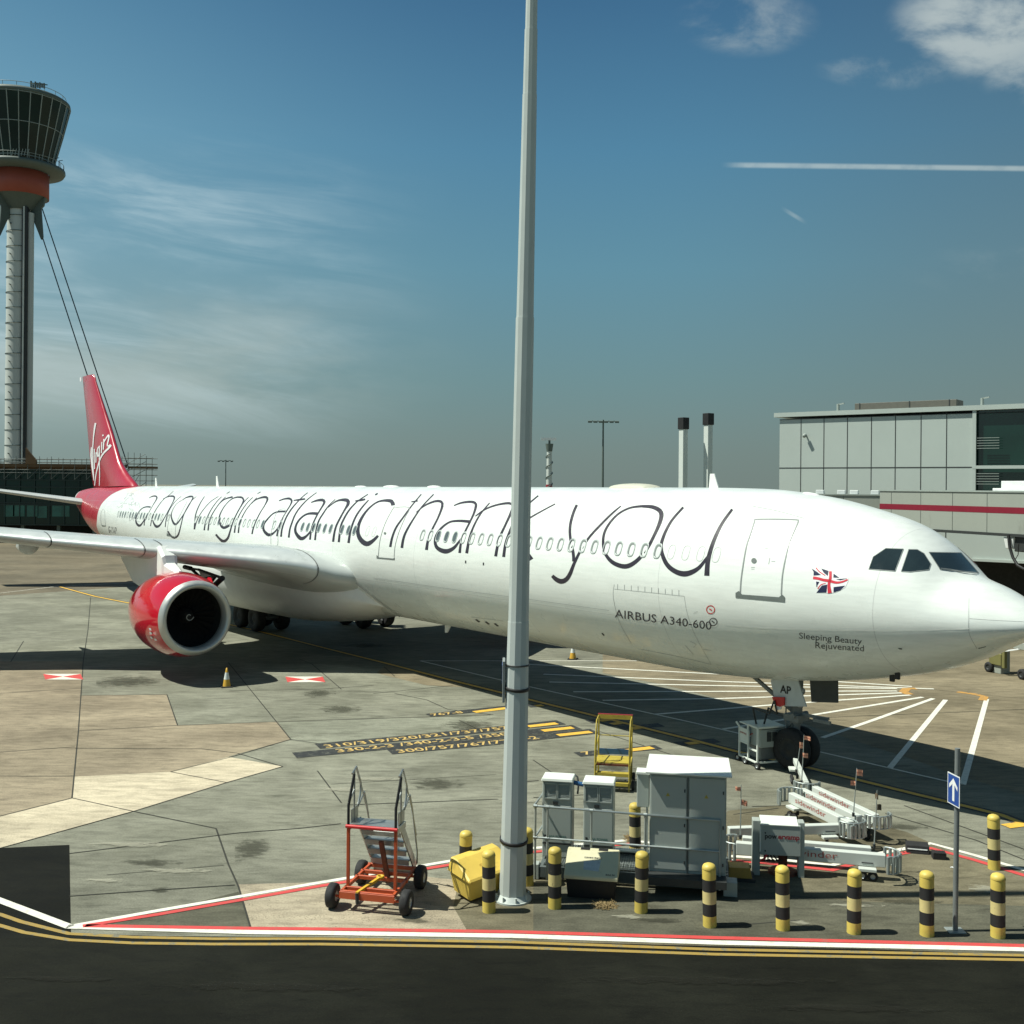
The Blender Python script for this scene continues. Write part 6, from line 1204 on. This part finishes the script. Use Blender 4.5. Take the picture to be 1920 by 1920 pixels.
for px in (1501, 1544, 1588, 1633, 1678, 1726, 1774): b_.box((TLx(px).x, -.004, (zt + 3.2) / 2), (.05, .02, zt - 3.6))
zj = TLx(1461, 877.5).z; b_.box((xe / 2, -.006, zj), (xe, .02, .06)); b_.box((xr / 2, -.006, zt - .30), (xr, .02, .05)); b_.build('panel_joint', M['dark'], tb)
b_ = MB().box((xe + .05, -.05, (zt + 7) / 2), (.22, .14, zt - 7)).box(((xe + xr) / 2, -.05, zj), (xr - xe, .16, .2)).box(((xe + xr) / 2, -.05, 3.5), (xr - xe, .16, .16))
for k in range(1, 5): b_.box((xe + k * 3.2, -.03, (zt + 7.6) / 2), (.08, .12, zt - 7.8))
b_.build('mullion', M['panel'], tb)
for z0 in (8.2, 10.4):
    for k in range(5): MB().box((xe + .9, .10 - .35, z0 + k * .16), (1.3, .03, .03)).build('blind_slat', M['tmull'], tb)
a, b2 = LP(tb, 1610, 760, 3), LP(tb, 1800, 760, 3); MB().box(((a.x + b2.x) / 2, 3, zt + .52), (b2.x - a.x, 1.5, .55)).build('roof_plant', M['tbox'], tb, .02)
for k in (0, .5, .88): MB().box((a.x + (b2.x - a.x) * k + .35, 2.24, zt + .52), (.06, .03, .56)).build('plant_strap', M['dark'], tb)
for px in (1566, 1837): p = TLx(px); MB().cyl((p.x, .4, zt + .1), (p.x, .4, zt + .65), .1, .1, 8).bar((p.x, .4, zt + .62), (p.x + .45, .3, zt + .68), .08).build('roof_vent', M['tmull'], tb)
p = TLx(1512, 817); MB().bar((p.x, 0, p.z), (p.x, -.25, p.z), .08).lathe([(-.12, .13), (.12, .13), (.14, 0)], (p.x, -.3, p.z), (.2, -1, -.3), 12).build('wall_lamp', M['tmull'], tb)
# jet bridges
M['dullyel'] = mat('dull_yellow_paint', (.16, .15, .05), .7)
def bridge(pxa, Za, pxb, Zb, z0, z1, w_, lab, stripe=None):
    a, b = D(pxa, 912, Za), D(pxb, 912, Zb); d = b - a; yw = math.atan2(d.y, d.x); L = math.hypot(d.x, d.y)
    t = thing('jet_bridge', lab, 'jet bridge', (a.x, a.y, 0), yw, 'jet bridges beyond the nose'); MB().box((L / 2, w_ / 2, (z0 + z1) / 2), (L, w_, z1 - z0)).build('tunnel', M['conclad'], t)
    MB().box((L / 2, w_ / 2, z1 + .04), (L + .1, w_ + .1, .08)).build('roof', M['tmull'], t); MB().box((L / 2, -.03, z0 - .02), (L, .10, .14)).build('bottom_rail', M['dark'], t)
    if stripe: MB().box((L / 2, -.003, stripe[0]), (L, .012, stripe[1])).build('stripe', M['maroon2'], t)
    b_ = MB(); k = 1
    while k < L: b_.box((k, -.002, (z0 + z1) / 2), (.03, .01, z1 - z0 - .1)); k += 2.4
    b_.build('panel_joint', M['grate'], t); return t, L
M['maroon2'] = mat('dark_red_stripe', (.20, .006, .022), .5)
jb, LJ = bridge(1650, 60, 2080, 45.5, 5.70, 7.72, 3.2, 'grey jet bridge with dark red stripe running off to the right behind the nose', (6.86, .30))
jb2, _l = bridge(1470, 63, 1652, 60.6, 5.6, 7.45, 2.6, 'plain end section of jet bridge seen just above the nose')
for px in (1538, 1578, 1602, 1641): p = LP(jb2, px, 925, .4); MB().box((p.x, .4, 7.62), (.45, .4, .26)).build('roof_fitting', M['signw'], jb2, .02)
p = LP(jb, 1905, 905, 1.0); MB().box((p.x + .3, 1.2, 8.05), (1.7, 1.2, .45)).build('roof_unit', M['signw'], jb, .02); MB().box((p.x + .1, 1.2, 7.85), (2.1, 1.5, .14)).build('roof_unit', M['signw'], jb, .02)
p = LP(jb, 1902, 1010, .4); MB().box((p.x + 1.1, .5, 5.25), (1.6, .8, .7)).build('cable_box', M['dark'], jb, .03); MB().box((p.x + .05, .3, 5.3), (.5, .5, .55), taper=1.3).build('lamp', M['signw'], jb, .03)
q5 = [LP(jb, a, b, -.1) for a, b in ((1891, 1003), (1893, 1025), (1899, 1045), (1908, 1060), (1920, 1067), (1940, 1066), (1960, 1040), (1970, 1005))]; MB().tube(q5, .07, 8).build('hanging_cable', M['black'], jb)
q6 = [LP(jb, a, b, -.1) for a, b in ((1910, 1020), (1909, 1040), (1903, 1050), (1897, 1040))]; MB().tube(q6, .02, 6).build('hanging_cable', M['black'], jb)
bg_ = G(1877, 1262); bl = loc(jb, bg_); b_ = MB().box((bl.x, bl.y, .75), (.5, .5, 1.5)).box((bl.x + 1.6, bl.y, 1.35), (3.6, .5, .3)).box((bl.x + 1.9, bl.y + .3, 2.2), (.5, .5, 7)); b_.build('drive_column', M['conclad'], jb, .02)
MB().box((bl.x, bl.y - .28, .62), (.7, .12, .5)).box((bl.x + .5, bl.y - .3, .9), (.16, .16, 1.2)).build('bumper', M['dullyel'], jb, .02); b_ = MB().bar((bl.x + .4, bl.y - .3, 1.0), (bl.x + 1.4, bl.y - .4, 1.25), .06).build('steer_bar', M['signw'], jb)
for dx in (-.35, 1.5): wheel2(jb, (bl.x + dx, bl.y - .3, .22), .22, .2, (0, 1, 0), hub='dark')
# flue stacks, distant masts
M['flue'] = mat('flue_panel', (.58, .62, .58), .5, var=.05)
for px, yt_, wd_, hb, lab in ((1280.5, 783, 1.0, 1.05, 'left of two square white stacks with black boxed tops'), (1327, 775, 1.1, 1.05, 'right and taller of two square white stacks with black boxed tops')):
    Z_ = 96; p = D(px, 912, Z_); t = thing('flue_stack', lab, 'stack', (p.x, p.y, 0), R(34), 'white stacks beyond the fuselage'); ztp = D(px, yt_, Z_).z
    MB().box((0, 0, (ztp - hb) / 2), (.58, .58, ztp - hb)).build('shaft', M['flue'], t, .02); MB().box((0, 0, ztp - hb / 2), (.74, .74, hb)).build('cap', M['black'], t, .02)
def mast_far(px, ytop, Z_, lab, hw, nl):
    p = D(px, 912, Z_); zt_ = D(px, ytop, Z_).z; t = thing('floodlight_mast', lab, 'light mast', (p.x, p.y, 0), 0, 'distant floodlight masts')
    MB().cyl((0, 0, 0), (0, 0, zt_), .22 * hw / 2, .12 * hw / 2, 8).build('pole', M['tring'], t); MB().bar((-hw, 0, zt_ - .2), (hw, 0, zt_ - .2), .12).build('cross_arm', M['tring'], t)
    for k in range(nl): x = -hw + 2 * hw * k / (nl - 1); MB().box((x, -.3, zt_ - .3), (hw * .30, .6, .24), Matrix.Rotation(R(12), 3, 'X')).build('floodlight', M['tring'], t)
mast_far(1130, 787, 150, 'taller distant floodlight mast in the middle beyond the fuselage', 1.9, 6); mast_far(423, 862, 230, 'small distant floodlight mast at the left beyond the fuselage', 1.4, 4)
Z_ = 250; p = D(1029.5, 912, Z_); rt = thing('radar_tower', 'distant spiral banded radar tower with white rotating bar on top', 'radar tower', (p.x, p.y, 0)); z1 = D(1029, 832, Z_).z
MB().cyl((0, 0, 0), (0, 0, z1 - 1.8), .75, .6, 16).build('shaft', M['tshaft'], rt); b_ = MB().tube([V(math.cos(k * .7) * .8, math.sin(k * .7) * .8, 6 + k * .28) for k in range(int((z1 - 8) / .28))], .12, 5); b_.build('spiral_stair', M['tring'], rt)
MB().cyl((0, 0, z1 - 1.8), (0, 0, z1), .7, .95, 12).build('platform', M['tring'], rt); MB().box((-.2, 0, z1 + 1.1), (3.6, .6, .6)).build('radar_bar', M['signw'], rt); MB().cyl((0, 0, z1), (0, 0, z1 + .8), .25).build('radar_mount', M['tring'], rt); MB().cyl((0, 0, 0), (0, 0, 8.3), .8, .78, 16).build('red_base_band', M['maroon'], rt)

bpy.context.view_layer.update()
